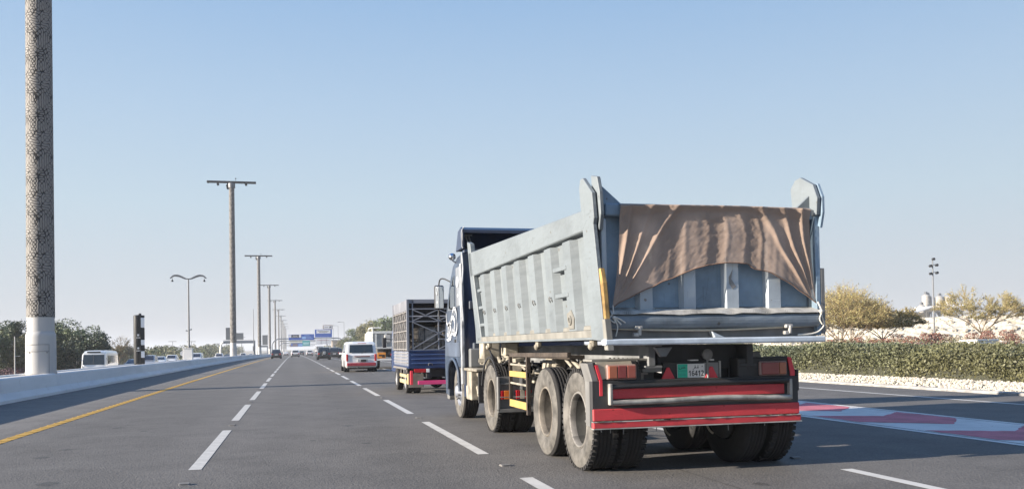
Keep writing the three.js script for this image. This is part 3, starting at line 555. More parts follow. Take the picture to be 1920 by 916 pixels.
// left of the opposite carriageway
{
  const g = 'roadside trees left of the opposite carriageway';
  const spots = [
    [-0.305, 104, 5.6, 6.0, GREEN, 'bushy green tree at the very left edge of the view'],
    [-0.283, 112, 7.0, 5.4, DARK, 'darker tall tree just in from the left edge, behind the pale poles'],
    [-0.262, 106, 5.2, 5.0, OLIVE, 'olive tree immediately left of the nearest mast'],
    [-0.246, 116, 6.6, 5.5, DARK, 'dark tree standing behind the nearest mast'],
    [-0.232, 108, 5.4, 5.0, GREEN, 'mid green tree immediately right of the nearest mast'],
    [-0.218, 112, 6.5, 6.2, DARK, 'tallest dark tree above the white minibus'],
    [-0.207, 106, 5.3, 5.2, DARK, 'dark rounded tree behind the right half of the minibus'],
  ];
  for (const [r, S, h, w, c, l] of spots) bushyTree('roadside_tree', l, at(r, S), S, h, w, c, { clumps: 22, leaves: 9000, size: 0.24, low: 0.12 });
  thornTree('bare_tree', 'small pale leafless tree right of the minibus', at(-0.178, 118), 118, 4.1, 6.2, [0.2, 0.17, 0.13], { leaves: 2, size: 0.16, stems: 2, trunk: 0.2 });
  // dark red flowering bushes and pale shrubs in a low strip
  const red = new Leaves(); for (let i = 0; i < 9000; i++) { const S = rr(70, 130), x = -28.5 + rr(-0.9, 0.9); red.leaf(x, landY(x, S) + rr(0, 1) * rr(0.3, 1) * 0.95, -S, rr(0.12, 0.3), shade([0.1, 0.04, 0.045], 1, 0.3)); }
  tag(red.mesh('flowering_hedge', leafPlain, scene), 'low dark red flowering hedge below the trees beyond the opposite carriageway', 'hedge');
  const pale = new Leaves(); for (let k = 0; k < 44; k++) { const S = rr(100, 170), x = -30 + rr(-2, 1.5), h = rr(0.7, 1.6); for (let i = 0; i < 160; i++) { const a = rnd() * 6.28, r = rnd() * h * 0.5; pale.leaf(x + r * Math.cos(a), landY(x, S) + rnd() * h, -S + r * Math.sin(a), rr(0.14, 0.34), shade(rnd() < 0.25 ? [0.3, 0.27, 0.2] : GREY, 1, 0.3)); } }
  tag(pale.mesh('pale_scrub', leafPlain, scene), 'strip of pale grey scrub between the minibus and the camera column', 'scrub', null, 'stuff');
  // the wooded strip that runs away to the left of the masts: reads as one mass
  const wood = new Leaves();
  const top = (S) => 3.2 + 1.2 * smooth(180, 330, S) + 1.6 * smooth(330, 460, S);
  for (let k = 0; k < 420; k++) { const S = 125 + 620 * rnd() ** 1.3, x = -27 - rr(3, 30) - Math.max(0, 0.02 * (S - 300)), h = top(S) * rr(0.55, 1.12), r = rr(1.6, 3.2), c = rnd() < 0.45 ? OLIVE : rnd() < 0.6 ? [0.1, 0.115, 0.06] : GREEN, y0 = landY(x, S), kk = rr(0.7, 1.2); for (let i = 0; i < 150; i++) { const a = rnd() * 6.28, u = rnd(), q = r * Math.sqrt(1 - (u * 0.95) ** 2) * (0.6 + 0.4 * rnd()); wood.leaf(x + q * Math.cos(a), y0 + h * (0.1 + 0.9 * u), -S + q * Math.sin(a), rr(0.35, 0.9), shade(c, kk, 0.22)); } }
  tag(wood.mesh('roadside_wood', leafPlain, scene), 'long olive green roadside wood receding behind the opposite traffic', 'wood', null, 'stuff');
}
// right of the highway far ahead: bank of trees behind the tipper
{
  const g = 'trees on the right ahead';
  const spots = [
    [0.068, 300, 9.0, 9, GREEN, 'dark crowned tree right of the single-arm lamp posts', DARK], [0.082, 268, 9.5, 9, OLIVE, 'olive tree above the white van roof'], [0.093, 236, 9.6, 9, OLIVE, 'pale olive tree behind the white tipper body'],
    [0.104, 215, 9.6, 9, GREEN, 'tall tree immediately left of the caged truck'], [0.116, 205, 10.2, 9, DARK, 'tree top half hidden behind the caged truck'], [0.058, 345, 7.0, 8, OLIVE, 'lower tree at the left end of the right-hand tree bank'],
  ];
  for (const [r, S, h, w, c, l] of spots) bushyTree('verge_tree', l, at(r, S), S, h, w, c, { clumps: 26, leaves: 9000, size: 0.42, low: 0.08 });
  const far = new Leaves();
  for (let k = 0; k < 130; k++) { const S = rr(380, 980), x = 24 + rr(0, 26), h = rr(2.6, 5.5), r = rr(2, 4), y0 = landY(x, S), c = rnd() < 0.5 ? OLIVE : GREY, kk = rr(0.8, 1.2); for (let i = 0; i < 70; i++) { const a = rnd() * 6.28, u = rnd(), q = r * Math.sqrt(1 - u * u * 0.9) * (0.5 + 0.5 * rnd()); far.leaf(x + q * Math.cos(a), y0 + h * (0.05 + 0.95 * u), -S + q * Math.sin(a), rr(0.7, 1.5), shade(c, kk, 0.2)); } }
  tag(far.mesh('far_wood', leafPlain, scene), 'hazy far line of trees right of the road below the signs', 'wood', null, 'stuff');
}
// buildings of the far right
{
  const bm = mat('plaster_beige', [0.34, 0.29, 0.24], 0.85, 0, { map: T.dirt }), wm = mat('window_dark', [0.05, 0.055, 0.06], 0.3);
  const house = (x, S, w, h, d, l) => { const t = thing('far_building', l, 'building', [x, landY(x, S), -S]); mb().box(0, h / 2, 0, w, h, d).build('wall', bm, t); mb().box(0, h + 0.15, 0, w + 0.3, 0.3, d + 0.3).build('parapet', bm, t); const n = Math.max(2, Math.round(w / 3)); for (let i = 0; i < n; i++) { const wx = lerp(-w / 2 + 1.2, w / 2 - 1.2, i / (n - 1)); mb().box(wx, h * 0.62, d / 2 + 0.01, 1.0, 1.2, 0.08).build('window', wm, t); } };
  house(24.5, 480, 9, 6.2, 10, 'beige low building between the gantry leg and the lamp posts'); house(27, 560, 8, 7.5, 10, 'second beige building partly hidden behind the dark vehicles'); 
}
// ------------------------------------------------------------------ right verge: kerb, pale stones, hedge
{
  const verge = structure('verge_kerb');
  for (let S = 4; S < 120; S += 4) { const g = mb().prism([[17.02, -0.1], [17.2, -0.1], [17.2, 0.075], [17.05, 0.075], [17.02, 0.05]], 'z', -(S + 3.985), -S, 0.008).geometry(); g.translate(0, gy(S), 0); const o = new THREE.Mesh(g, M.concrete); o.name = 'kerb_stone'; o.castShadow = o.receiveShadow = true; verge.add(o); }
  // loose pale stones
  const stoneMat = mat('pale_stone', [0.6, 0.56, 0.49], 0.9, 0, { map: T.fine });
  const base = new THREE.IcosahedronGeometry(0.5, 1), bp = base.attributes.position; const seen = new Map();
  for (let i = 0; i < bp.count; i++) { const k = [bp.getX(i), bp.getY(i), bp.getZ(i)].map((v) => v.toFixed(3)).join(); if (!seen.has(k)) seen.set(k, rr(0.7, 1.15)); const s = seen.get(k); bp.setXYZ(i, bp.getX(i) * s, bp.getY(i) * s, bp.getZ(i) * s); }
  base.computeVertexNormals();
  const N = 26000, im = new THREE.InstancedMesh(base, stoneMat, N), m = new THREE.Matrix4(), q = new THREE.Quaternion(), c = new THREE.Color();
  for (let i = 0; i < N; i++) { const S = 12 + 80 * rnd() ** 1.4, x = rr(17.25, 20.0), s = rr(0.04, 0.12); q.setFromEuler(new THREE.Euler(rnd() * 6, rnd() * 6, rnd() * 6)); m.compose(new THREE.Vector3(x, landY(x, S) + s * 0.2 + rr(0, 0.05), -S), q, new THREE.Vector3(s, s * 0.75, s)); im.setMatrixAt(i, m); const k = rr(0.72, 1.05); c.setRGB(k, k * rr(0.94, 1), k * rr(0.85, 0.98)); im.setColorAt(i, c); }
  im.name = numbered('pale_stones'); im.castShadow = im.receiveShadow = true; tag(im, 'strip of loose pale stones between the kerb and the green hedge', 'stones', null, 'stuff'); scene.add(im);
}
{ // the clipped grey-green hedge: an inner mass and a skin of small leaves
  const t = thing('long_hedge', 'long knee to waist high grey-green hedge right of the dump truck behind pale stones', 'hedge');
  const hedgeTop = (x, S) => { const e = smooth(19.5, 20.3, x) * (1 - smooth(24.4, 25.2, x)); return e ** 0.5 * (0.97 + 0.26 * (n2(x * 0.7 + 3, S * 0.5) - 0.5) + 0.4 * (n2(x * 0.25, S * 0.16 + 20) - 0.5) + 0.1 * smooth(19.5, 25, x)); };
  const pos = [], idx = []; const xs = [], Ss = []; for (let x = 19.5; x <= 25.21; x += 0.3) xs.push(x); for (let S = 10; S <= 98; S += 0.8) Ss.push(S);
  for (const S of Ss) for (const x of xs) pos.push(x, landY(x, S) - 0.05 + Math.max(0, hedgeTop(x, S) - 0.14), -S);
  const n = xs.length; for (let j = 0; j < Ss.length - 1; j++) for (let i = 0; i < n - 1; i++) { const a = j * n + i; idx.push(a, a + 1, a + n, a + 1, a + n + 1, a + n); }
  const g = new THREE.BufferGeometry(); g.setAttribute('position', new THREE.Float32BufferAttribute(pos, 3)); g.setIndex(idx); g.computeVertexNormals();
  const core = new THREE.Mesh(g, mat('hedge_core', [0.045, 0.045, 0.028], 0.95)); core.name = 'branches'; core.castShadow = core.receiveShadow = true; t.add(core);
  const lv = new Leaves();
  for (let i = 0; i < 240000; i++) {
    const S = 12 + 84 * rnd() ** 1.5, front = rnd() < 0.36;
    let x, y;
    if (front) { const h = hedgeTop(20.25, S); y = rnd() * h; x = 19.55 + 0.35 * rnd() + 0.5 * (y / h) ** 3 + 0.28 * (n2(S * 0.8, y * 2) - 0.5); if (x < 19.4) x = 19.4; }
    else { x = rr(19.8, 25.0); y = hedgeTop(x, S) - 0.1 + rr(-0.12, 0.1) + (rnd() < 0.06 ? rr(0.05, 0.22) : 0); }
    if (y < 0.02) continue;
    if (n2(x * 1.1 + 60, S * 0.9 + y * 3) < 0.2 && rnd() < 0.75) continue;       // thin patches where the dark branches show
    const k = rr(0.55, 1.3) * (0.75 + 0.55 * n2(x * 1.3, S * 1.3)), warm = n2(x * 0.6 + 40, S * 0.3) * 0.9 + (front ? 0.25 * (1 - y) : 0);
    lv.leaf(x, landY(x, S) + y, -S, rr(0.04, 0.1) * (1 + S / 110), [lerp(0.078, 0.14, warm) * k, lerp(0.098, 0.128, warm) * k, lerp(0.06, 0.052, warm) * k], 0, 0.55);
  }
  const o = lv.mesh('foliage', leafPlain, t);
}
// ------------------------------------------------------------------ thorn trees, red shrubs, bank, silos beyond the hedge
{
  const OCHRE = [0.26, 0.205, 0.07], YEL = [0.27, 0.235, 0.095];
  thornTree('thorn_tree', 'largest ochre thorn tree, right beside the truck tailgate', 37.4, 53.5, 4.7, 7.6, YEL, { stems: 6, leaves: 4, whips: 3, size: 0.12, trunk: 0.2, spread: 0.7, droop: 0.02 });
  thornTree('thorn_tree', 'middle thorn tree, low and dense golden crown left of the lamp pole', 42.2, 56, 3.3, 5.6, OCHRE, { leaves: 9, whips: 6, size: 0.12, trunk: 0.24, spread: 1.0, droop: 0.1, fork: 5 });
  thornTree('thorn_tree', 'lone umbrella shaped thorn tree with a leaning bare trunk, right of the lamp pole', 48.5, 53.5, 4.3, 5.8, [0.25, 0.215, 0.09], { leaves: 5, whips: 6, size: 0.11, trunk: 0.27, lean: 0.12, spread: 0.95, droop: 0.03, fork: 6 });
  // reddish brown shrubs, each a bush of its own
  const N = 17;
  for (let i = 0; i < N; i++) {
    const x = 34.5 + i * 0.82 + rr(-0.3, 0.3), S = 51.5 + rr(-1, 2.2) - i * 0.12, w = rr(0.55, 0.85), h = rr(0.75, 1.15);
    const t = thing('red_shrub', 'reddish brown dry shrub in the row behind the hedge', 'shrub', [x, landY(x, S), -S], 0, 'reddish brown shrubs behind the hedge');
    const lv = new Leaves(); for (let k = 0; k < 650; k++) { const a = rnd() * 6.28, u = rnd(), q = w * Math.sqrt(1 - u * u * 0.85) * Math.sqrt(rnd()); lv.leaf(q * Math.cos(a), u * h, q * Math.sin(a), rr(0.06, 0.14), shade([0.19, 0.085, 0.06], 1, 0.35)); }
    mb().bar([0, -0.1, 0], [0.05, h * 0.5, 0], 0.03, 5).bar([0, 0, 0], [w * 0.4, h * 0.6, 0.1], 0.015, 4).bar([0, 0, 0], [-w * 0.4, h * 0.6, -0.1], 0.015, 4).build('stem', bark, t);
    lv.mesh('foliage', leafPlain, t);
  }
}
{ // stony pale bank: cut limestone slope with ledges and loose blocks
  const xs = [], us = []; const rows = 22, n = 90;
  const pos = [], uv = [], idx = [];
  const foot = (k) => [lerp(60, 104, k / n), lerp(132, 52, k / n)];    // the foot runs obliquely, facing the camera and the road
  const R2 = noiseGrid(64), nr = (a, b) => sampleGrid(R2, 64, a, b);
  for (let k = 0; k <= n; k++) { const [x, S] = foot(k); const top = 3.7 + 0.5 * nr(k * 0.22, 3) - 0.35 * smooth(0.8, 1, k / n); for (let j = 0; j <= rows; j++) { const u = Math.min(1, j / (rows - 4)), ledge = Math.floor(u * 5 + nr(k * 0.3, 7) * 1.2) / 5; const y = lerp(u, ledge, 0.45) * top + (j ? 0.28 * (nr(k * 1.7, j * 1.9) - 0.5) : -0.3) + (j > rows - 4 ? 0 : 0); const off = u * 7 + Math.max(0, j - (rows - 4)) * 30 + 0.9 * (nr(k * 0.9, j * 1.3 + 17) - 0.5); pos.push(x + off * 0.8, 0.55 + gy(S) + Math.min(y, top + 0.1), -(S + off * 0.6)); uv.push(k * 1.1, off); } }
  const m1 = rows + 1; for (let k = 0; k < n; k++) for (let j = 0; j < rows; j++) { const a = k * m1 + j; idx.push(a, a + 1, a + m1, a + 1, a + m1 + 1, a + m1); }
  let g = new THREE.BufferGeometry(); g.setAttribute('position', new THREE.Float32BufferAttribute(pos, 3)); g.setAttribute('uv', new THREE.Float32BufferAttribute(uv, 2)); g.setIndex(idx); g = g.toNonIndexed(); g.computeVertexNormals();
  const bankMat = mat('limestone', [0.61, 0.57, 0.49], 0.95, 0, { map: T.dirt, bumpMap: T.bump, bumpScale: 0.05 });
  const o = new THREE.Mesh(g, bankMat); o.name = 'stone_bank'; o.userData.kind = 'structure'; o.castShadow = o.receiveShadow = true; scene.add(o);
  // blocks lying on the slope
  const blk = new THREE.DodecahedronGeometry(0.5, 0), N = 700, im = new THREE.InstancedMesh(blk, bankMat, N), mm = new THREE.Matrix4(), q = new THREE.Quaternion();
  for (let i = 0; i < N; i++) { const k = rnd() * n, [x, S] = foot(k), u = rnd() ** 1.3, off = u * 7, s = rr(0.2, 0.75); q.setFromEuler(new THREE.Euler(rnd() * 6, rnd() * 6, rnd() * 6)); mm.compose(new THREE.Vector3(x + off * 0.8 - 0.3, 0.55 + gy(S) + u * 3.7, -(S + off * 0.6) + 0.2), q, new THREE.Vector3(s * 1.3, s * 0.7, s)); im.setMatrixAt(i, mm); const c = new THREE.Color(); const kk = rr(0.55, 1.05); c.setRGB(kk, kk * 0.97, kk * 0.93); im.setColorAt(i, c); }
  im.name = 'fallen_blocks'; im.castShadow = im.receiveShadow = true; tag(im, 'tumbled pale stone blocks covering the bank at right', 'stones', null, 'stuff'); scene.add(im);
  const scrub = new Leaves(); for (let i = 0; i < 6000; i++) { const k = 30 + rnd() * 60, [x, S] = foot(k); const dx = rr(-5, -2.2); scrub.leaf(x + dx, landY(x + dx, S) + rnd() * rnd() * 0.5 + 0.3, -S + rr(-1, 1), rr(0.1, 0.25), shade([0.2, 0.16, 0.07], 1, 0.3)); }
  tag(scrub.mesh('dry_scrub', leafPlain, scene), 'thin line of dry ochre scrub along the foot of the stone bank', 'scrub', null, 'stuff');
}
{ // concrete plant silos far behind the bank
  const siloMat = mat('silo_paint', [0.5, 0.48, 0.45], 0.6, 0, { map: T.dirt });
  const silo = (x, S, r, y0, y1, l) => { const t = thing('cement_silo', l, 'silo', [x, 0, -S]); mb().lathe([[0, y1 + 0.5], [0.5, y1 + 0.5], [r * 0.96, y1], [r, y1 - 0.15], [r, y0 + 2], [0.4, y0], [0, y0]], [0, 0, 0], 'y', 20).build('tank', siloMat, t); for (let k = 1; k < 4; k++) mb().lathe([[r, lerp(y0 + 2, y1, k / 4)], [r + 0.05, lerp(y0 + 2, y1, k / 4) + 0.06], [r, lerp(y0 + 2, y1, k / 4) + 0.12]], [0, 0, 0], 'y', 20).build('hoop', siloMat, t); mb().rbox(0, y1 + 0.9, 0, 0.8, 0.9, 0.8, 0.05).bar([r * 0.7, y1, 0], [r * 0.7, y1 + 1.1, 0], 0.06).build('filter', M.steel, t); for (const a of [0.8, 2.4, 3.9, 5.5]) mb().bar([r * 0.85 * Math.cos(a), 1, r * 0.85 * Math.sin(a)], [r * 0.85 * Math.cos(a), y0 + 2.2, r * 0.85 * Math.sin(a)], 0.14).build('leg', M.steel, t); };
  const S = 262;
  silo(at(0.815, S), S, 1.15, 8.0, 12.6, 'lowest silo, standing apart left of the taller ones');
  silo(at(0.8285, S), S + 2, 1.35, 9, 16.4, 'left silo of the four tall ones, partly behind the lamp pole');
  silo(at(0.8375, S), S + 4, 1.3, 9, 16.2, 'second of the four tall silos, right behind the lamp pole');
  silo(at(0.8465, S), S + 1, 1.55, 9, 15.8, 'third of the four tall silos');
  silo(at(0.8585, S), S, 2.0, 9, 15.8, 'widest, rightmost of the four tall silos');
  const t = thing('canopy', 'pale zigzag canopy roof in front of the silos', 'canopy', [0, 0, -236]);
  const prof = [[0.735, 10.6], [0.77, 9.6], [0.795, 9.6], [0.82, 11.2], [0.839, 10.0], [0.845, 10.0], [0.872, 11.8], [0.905, 10.3], [0.93, 11.0]].map(([r, y]) => [r * 236, y]);
  for (let i = 0; i < prof.length - 1; i++) { const [a, b] = [prof[i], prof[i + 1]]; mb().beam([a[0], a[1], 0], [b[0], b[1], 0], 9, 0.35).build('roof_sheet', mat('roof_white', [0.6, 0.6, 0.6], 0.6), t); }
  for (const r of [0.786, 0.797, 0.81, 0.822, 0.834, 0.846, 0.862, 0.88, 0.9]) mb().bar([r * 236, 3, 0], [r * 236, 9.8, 0], 0.2, 8).build('column', M.white, t);
  mb().box(0.815 * 236, 7, -3, 8, 5, 3).build('shed_wall', mat('shed', [0.45, 0.43, 0.4], 0.8), t);
}
{ // floodlight pole with a cluster of round heads
  const S = 68, x = at(0.834, S), t = thing('floodlight_pole', 'slender grey floodlight pole with a cluster of round lamps, between the thorn trees', 'lamp post', [x, landY(x, S) - 0.2, -S]);
  mb().bar([0, 0, 0], [0, 7.2, 0], 0.085, 12, 0.05).build('pole', M.steel, t);
  mb().bar([0, 7.2, 0], [0, 8.1, 0], 0.045).build('mast_head', M.steel, t);
  for (const [dx, y] of [[-0.33, 6.72], [0.33, 6.8], [-0.33, 7.42], [0.33, 7.5], [0, 8.05]]) { const h = mb().at(new THREE.SphereGeometry(0.12, 14, 10), [dx, y, 0.05], [0, 0, 0]).at(new THREE.CylinderGeometry(0.13, 0.1, 0.12, 14), [dx, y, 0.17], [Math.PI / 2, 0, 0]).build('lamp_head', M.darkSteel, t); if (dx) mb().bar([0, y + 0.05, 0], [dx, y + 0.05, 0], 0.028).build('bracket', M.steel, t); }
}
{ // white utility cabinet standing in the hedge
  const S = 28.3, x = at(0.905, S), t = thing('utility_cabinet', 'white roadside utility cabinet half sunk behind the hedge', 'cabinet', [x, landY(x, S), -S], 0.35);
  mb().rbox(0, 0.6, 0, 1.5, 1.2, 0.6, 0.02).build('body', M.white, t); mb().rbox(0, 1.22, 0, 1.6, 0.07, 0.7, 0.02).build('lid', M.white, t);
  for (const s of [-1, 1]) { const d = mb().rbox(s * 0.37, 0.62, 0.31, 0.7, 1.0, 0.03, 0.01).build('door', M.white, t); mb().rbox(s * 0.08, 0.65, 0.34, 0.03, 0.16, 0.03, 0.01).build('handle', M.steel, d); }
}

// ------------------------------------------------------------------ vehicles ahead and in the opposite carriageway
const paints = { white: mat('car_white', [0.68, 0.68, 0.68], 0.35, 0, { clearcoat: 0.8, clearcoatRoughness: 0.08 }), dark: mat('car_dark', [0.022, 0.024, 0.028], 0.35, 0.1, { clearcoat: 1, clearcoatRoughness: 0.06 }), grey: mat('car_grey', [0.06, 0.062, 0.068], 0.35, 0.3, { clearcoat: 1, clearcoatRoughness: 0.06 }), silver: mat('car_silver', [0.36, 0.37, 0.38], 0.35, 0.4, { clearcoat: 0.8 }) };
const rimMat = mat('alloy', [0.4, 0.4, 0.41], 0.4, 0.6);
const plateMat = mat('plate_white', [0.62, 0.62, 0.62], 0.5);
// side profile stations from the tail (z = 0) to the nose (z = -1), fractions of the length; heights in metres
const STYLES = {
  suv: { L: 4.6, W: 1.84, st: [[0, 0.52, 0.98, 0.98, 0.9, 0.74], [0.02, 0.34, 1.0, 1.02, 0.98, 0.8], [0.1, 0.3, 1.02, 1.66, 1, 0.76], [0.25, 0.26, 1.0, 1.72, 1, 0.78], [0.5, 0.24, 0.98, 1.72, 1, 0.78], [0.58, 0.24, 0.97, 1.66, 1, 0.76], [0.74, 0.26, 0.96, 1.0, 1, 0.82], [0.95, 0.3, 0.82, 0.86, 0.96, 0.78], [1, 0.42, 0.66, 0.68, 0.84, 0.7]], rear: [1, 2], front: [5, 6], side: [[2, 3], [3, 4], [4, 5]] },
  hatch: { L: 4.1, W: 1.75, st: [[0, 0.5, 0.92, 0.92, 0.9, 0.74], [0.02, 0.32, 0.94, 0.96, 0.98, 0.8], [0.13, 0.26, 0.96, 1.5, 1, 0.72], [0.3, 0.22, 0.94, 1.55, 1, 0.74], [0.5, 0.22, 0.92, 1.54, 1, 0.74], [0.57, 0.22, 0.9, 1.48, 1, 0.72], [0.75, 0.24, 0.9, 0.94, 1, 0.8], [0.95, 0.28, 0.76, 0.8, 0.95, 0.76], [1, 0.4, 0.62, 0.64, 0.82, 0.7]], rear: [1, 2], front: [5, 6], side: [[2, 3], [3, 4], [4, 5]] },
  sedan: { L: 4.7, W: 1.82, st: [[0, 0.5, 0.84, 0.86, 0.9, 0.76], [0.03, 0.32, 0.94, 0.98, 0.98, 0.82], [0.16, 0.26, 0.96, 1.0, 1, 0.8], [0.3, 0.22, 0.95, 1.4, 1, 0.7], [0.46, 0.22, 0.94, 1.46, 1, 0.72], [0.55, 0.22, 0.92, 1.4, 1, 0.7], [0.73, 0.24, 0.9, 0.94, 1, 0.8], [0.95, 0.28, 0.74, 0.78, 0.95, 0.76], [1, 0.4, 0.6, 0.62, 0.82, 0.7]], rear: [2, 3], front: [5, 6], side: [[3, 4], [4, 5]] },
  van: { L: 5.1, W: 1.92, st: [[0, 0.42, 1.02, 1.02, 0.93, 0.86], [0.012, 0.3, 1.08, 1.1, 0.98, 0.88], [0.05, 0.26, 1.1, 1.74, 1, 0.83], [0.1, 0.24, 1.1, 1.84, 1, 0.84], [0.5, 0.22, 1.08, 1.86, 1, 0.84], [0.66, 0.22, 1.06, 1.78, 1, 0.82], [0.84, 0.24, 1.04, 1.08, 1, 0.84], [0.97, 0.3, 0.84, 0.88, 0.95, 0.78], [1, 0.42, 0.68, 0.7, 0.84, 0.72]], rear: [1, 2], front: [5, 6], side: [[3, 4], [4, 5]] },
  box: { L: 5.2, W: 1.95, st: [[0, 0.5, 1.15, 2.2, 0.96, 0.93], [0.02, 0.35, 1.17, 2.28, 1, 0.93], [0.1, 0.3, 1.17, 2.3, 1, 0.94], [0.5, 0.3, 1.17, 2.3, 1, 0.94], [0.8, 0.3, 1.17, 2.26, 1, 0.93], [0.9, 0.32, 1.1, 1.16, 1, 0.9], [0.98, 0.36, 0.95, 1.0, 0.96, 0.88], [1, 0.5, 0.8, 0.84, 0.9, 0.82]], rear: [0, 1], front: [4, 5], side: [[2, 3], [3, 4]] },
};
function wheelSmall(parent, x, z, R, w, name = 'wheel') {
  const s = Math.sign(x) || 1, ty = mb().lathe([[R * 0.62, -w / 2], [R * 0.93, -w / 2], [R, -w / 2 + 0.03], [R, w / 2 - 0.03], [R * 0.93, w / 2], [R * 0.62, w / 2]], [x, R, z], 'x', 20).build(name, M.rubber, parent);
  mb().lathe([[0, s * w * 0.36], [R * 0.3, s * w * 0.42], [R * 0.55, s * w * 0.3], [R * 0.64, s * w * 0.47]], [x, R, z], 'x', 16).build('rim', rimMat, ty);
  return ty;
}
function car(name, label, cat, X, S, style, paint, o = {}) {
  const d = STYLES[style], L = o.L ?? d.L, W = (o.W ?? d.W) / 2, k = (o.H ?? 1), y0 = (o.y ?? 0) + gy(S);
  const t = thing(name, label, cat, [X, y0, -S], o.turn ?? 0, o.group);
  const st = d.st.map(([z, yb, ybelt, yt, w, wt]) => ({ z: -z * L, yb, ybelt: ybelt * k, yt: yt * k, w: w * W, wt: wt * W }));
  const ring = (s) => { const roof = s.yt - s.ybelt > 0.25; return [[s.w * 0.9, s.yb], [s.w, s.yb + 0.1], [s.w, lerp(s.yb, s.ybelt, 0.6)], [s.w * 0.985, s.ybelt - 0.06], [s.w * 0.955, s.ybelt], [roof ? s.wt + 0.05 : lerp(s.w, s.wt, 0.5), s.yt - (roof ? 0.09 : 0.012)], [s.wt - 0.02, s.yt - (roof ? 0.02 : 0.004)], [s.wt * 0.6, s.yt + (roof ? 0.015 : 0.008)]]; };
  const R = st.map(ring), full = (i) => { const r = R[i]; return [...r.map(([x, y]) => [x, y, st[i].z]), ...r.slice().reverse().map(([x, y]) => [-x, y, st[i].z])]; };
  const body = mb(), pos = [];
  for (let i = 0; i < st.length - 1; i++) { const a = full(i), b = full(i + 1), n = a.length; for (let j = 0; j < n; j++) { const j2 = (j + 1) % n; pos.push(...a[j], ...b[j], ...b[j2], ...a[j], ...b[j2], ...a[j2]); } }
  for (const i of [0, st.length - 1]) { const a = full(i); for (let j = 1; j < a.length - 1; j++) pos.push(...a[0], ...a[j], ...a[j + 1]); }
  let g = new THREE.BufferGeometry(); g.setAttribute('position', new THREE.Float32BufferAttribute(pos, 3)); g.computeVertexNormals();
  const bodyMesh = body.geo(g).build('body', paints[paint] || paint, t);
  const px = (a, b, u) => a.map((v, q) => lerp(v, b[q], u));
  const patch4 = (p, off, mu, mv, name, m, parent = t) => { const q = (u, v) => px(px(p[0], p[1], u), px(p[3], p[2], u), v); const c = [q(mu, mv), q(1 - mu, mv), q(1 - mu, 1 - mv), q(mu, 1 - mv)].map((v) => v.map((w, i) => w + off[i])); return mb().quad(...c).build(name, m, parent); };
  for (const s of [-1, 1]) for (const [i, j] of d.side) { const P = (i2, r) => [s * R[i2][r][0], R[i2][r][1], st[i2].z]; patch4([P(i, 4), P(j, 4), P(j, 5), P(i, 5)], [s * 0.012, 0, 0], 0.05, 0.1, 'side_window', M.glass); }
  { const [i, j] = d.rear, A = st[i], B = st[j]; const low = style === 'box' ? [A.w * 0.9, A.ybelt + 0.1, A.z] : [A.w * 0.84, A.yt, A.z], hi = style === 'box' ? [A.wt, A.yt - 0.08, A.z] : [B.wt * 0.93, B.yt - 0.03, B.z]; patch4([[-low[0], low[1], low[2]], [low[0], low[1], low[2]], [hi[0], hi[1], hi[2]], [-hi[0], hi[1], hi[2]]], [0, 0.012, 0.03], 0.05, 0.1, 'rear_window', M.glass); }
  { const [i, j] = d.front, A = st[i], B = st[j]; patch4([[-B.w * 0.86, B.yt, B.z], [B.w * 0.86, B.yt, B.z], [A.wt * 0.95, A.yt, A.z], [-A.wt * 0.95, A.yt, A.z]], [0, 0.015, -0.025], 0.04, 0.07, 'windscreen', M.glass); }
  const wr = o.wheel ?? 0.34; for (const s of [-1, 1]) for (const f of [0.19, 0.81]) { mb().at(new THREE.CylinderGeometry(wr * 1.12, wr * 1.12, 0.3, 18), [s * (W - 0.13), wr, -f * L], [0, 0, Math.PI / 2]).build('wheel_arch', M.black, t); wheelSmall(t, s * (W - 0.09), -f * L, wr, 0.22); }
  const e = st[0], yl = lerp(e.yb, e.ybelt, 0.66);
  for (const s of [-1, 1]) { mb().rbox(s * (e.w - (style === 'van' ? 0.05 : 0.13)), yl + (style === 'van' ? 0.06 : 0), 0.0, style === 'van' ? 0.13 : 0.26, style === 'van' ? 0.42 : 0.2, 0.06, 0.02).build('tail_lamp', M.redLens, t); mb().rbox(s * (st.at(-1).w * 0.86), st.at(-1).yt - 0.02, -L * 0.975, 0.3, 0.14, 0.2, 0.04).build('headlight', M.clearLens, t); }
  mb().rbox(0, e.yb + 0.04, 0.01, W * 1.8, 0.2, 0.12, 0.04).build('rear_bumper', o.bumper || (paint === 'white' ? M.black : paints[paint]), t);
  mb().rbox(0, lerp(e.yb, e.ybelt, 0.45), 0.02, 0.5, 0.13, 0.03, 0.008).build('number_plate', plateMat, t);
  mb().rbox(0, 0.24, -L * 0.5, W * 1.7, 0.14, L * 0.86, 0.04).build('underbody', M.black, t);
  for (const s of [-1, 1]) mb().rbox(s * (W + 0.08), st[6 < st.length ? 5 : 4].ybelt + 0.06, st[5].z - 0.1, 0.18, 0.13, 0.1, 0.03).build('door_mirror', paints[paint] || paint, t);
  if (o.spare) { mb().lathe([[0, -0.1], [0.28, -0.1], [0.34, -0.06], [0.34, 0.08], [0, 0.08]], [0.06, 0.95, 0.1], 'z', 20).build('spare_wheel', M.rubber, t); mb().lathe([[0, 0], [0.22, 0], [0.24, 0.02], [0, 0.03]], [0.06, 0.95, 0.18], 'z', 18).build('spare_cover', paints.silver, t); }
  if (o.front) { mb().rbox(0, 0.55, -L * 0.995, W * 1.1, 0.16, 0.08, 0.03).build('grille', M.black, t); mb().rbox(0, 0.36, -L * 0.995, W * 1.75, 0.18, 0.12, 0.05).build('front_bumper', paints[paint] || paint, t); }
  return t;
}
car('small_car', 'small dark hatchback in the left lane beside the median wall', 'car', -3.03, 160, 'hatch', 'dark', { H: 1.06 });
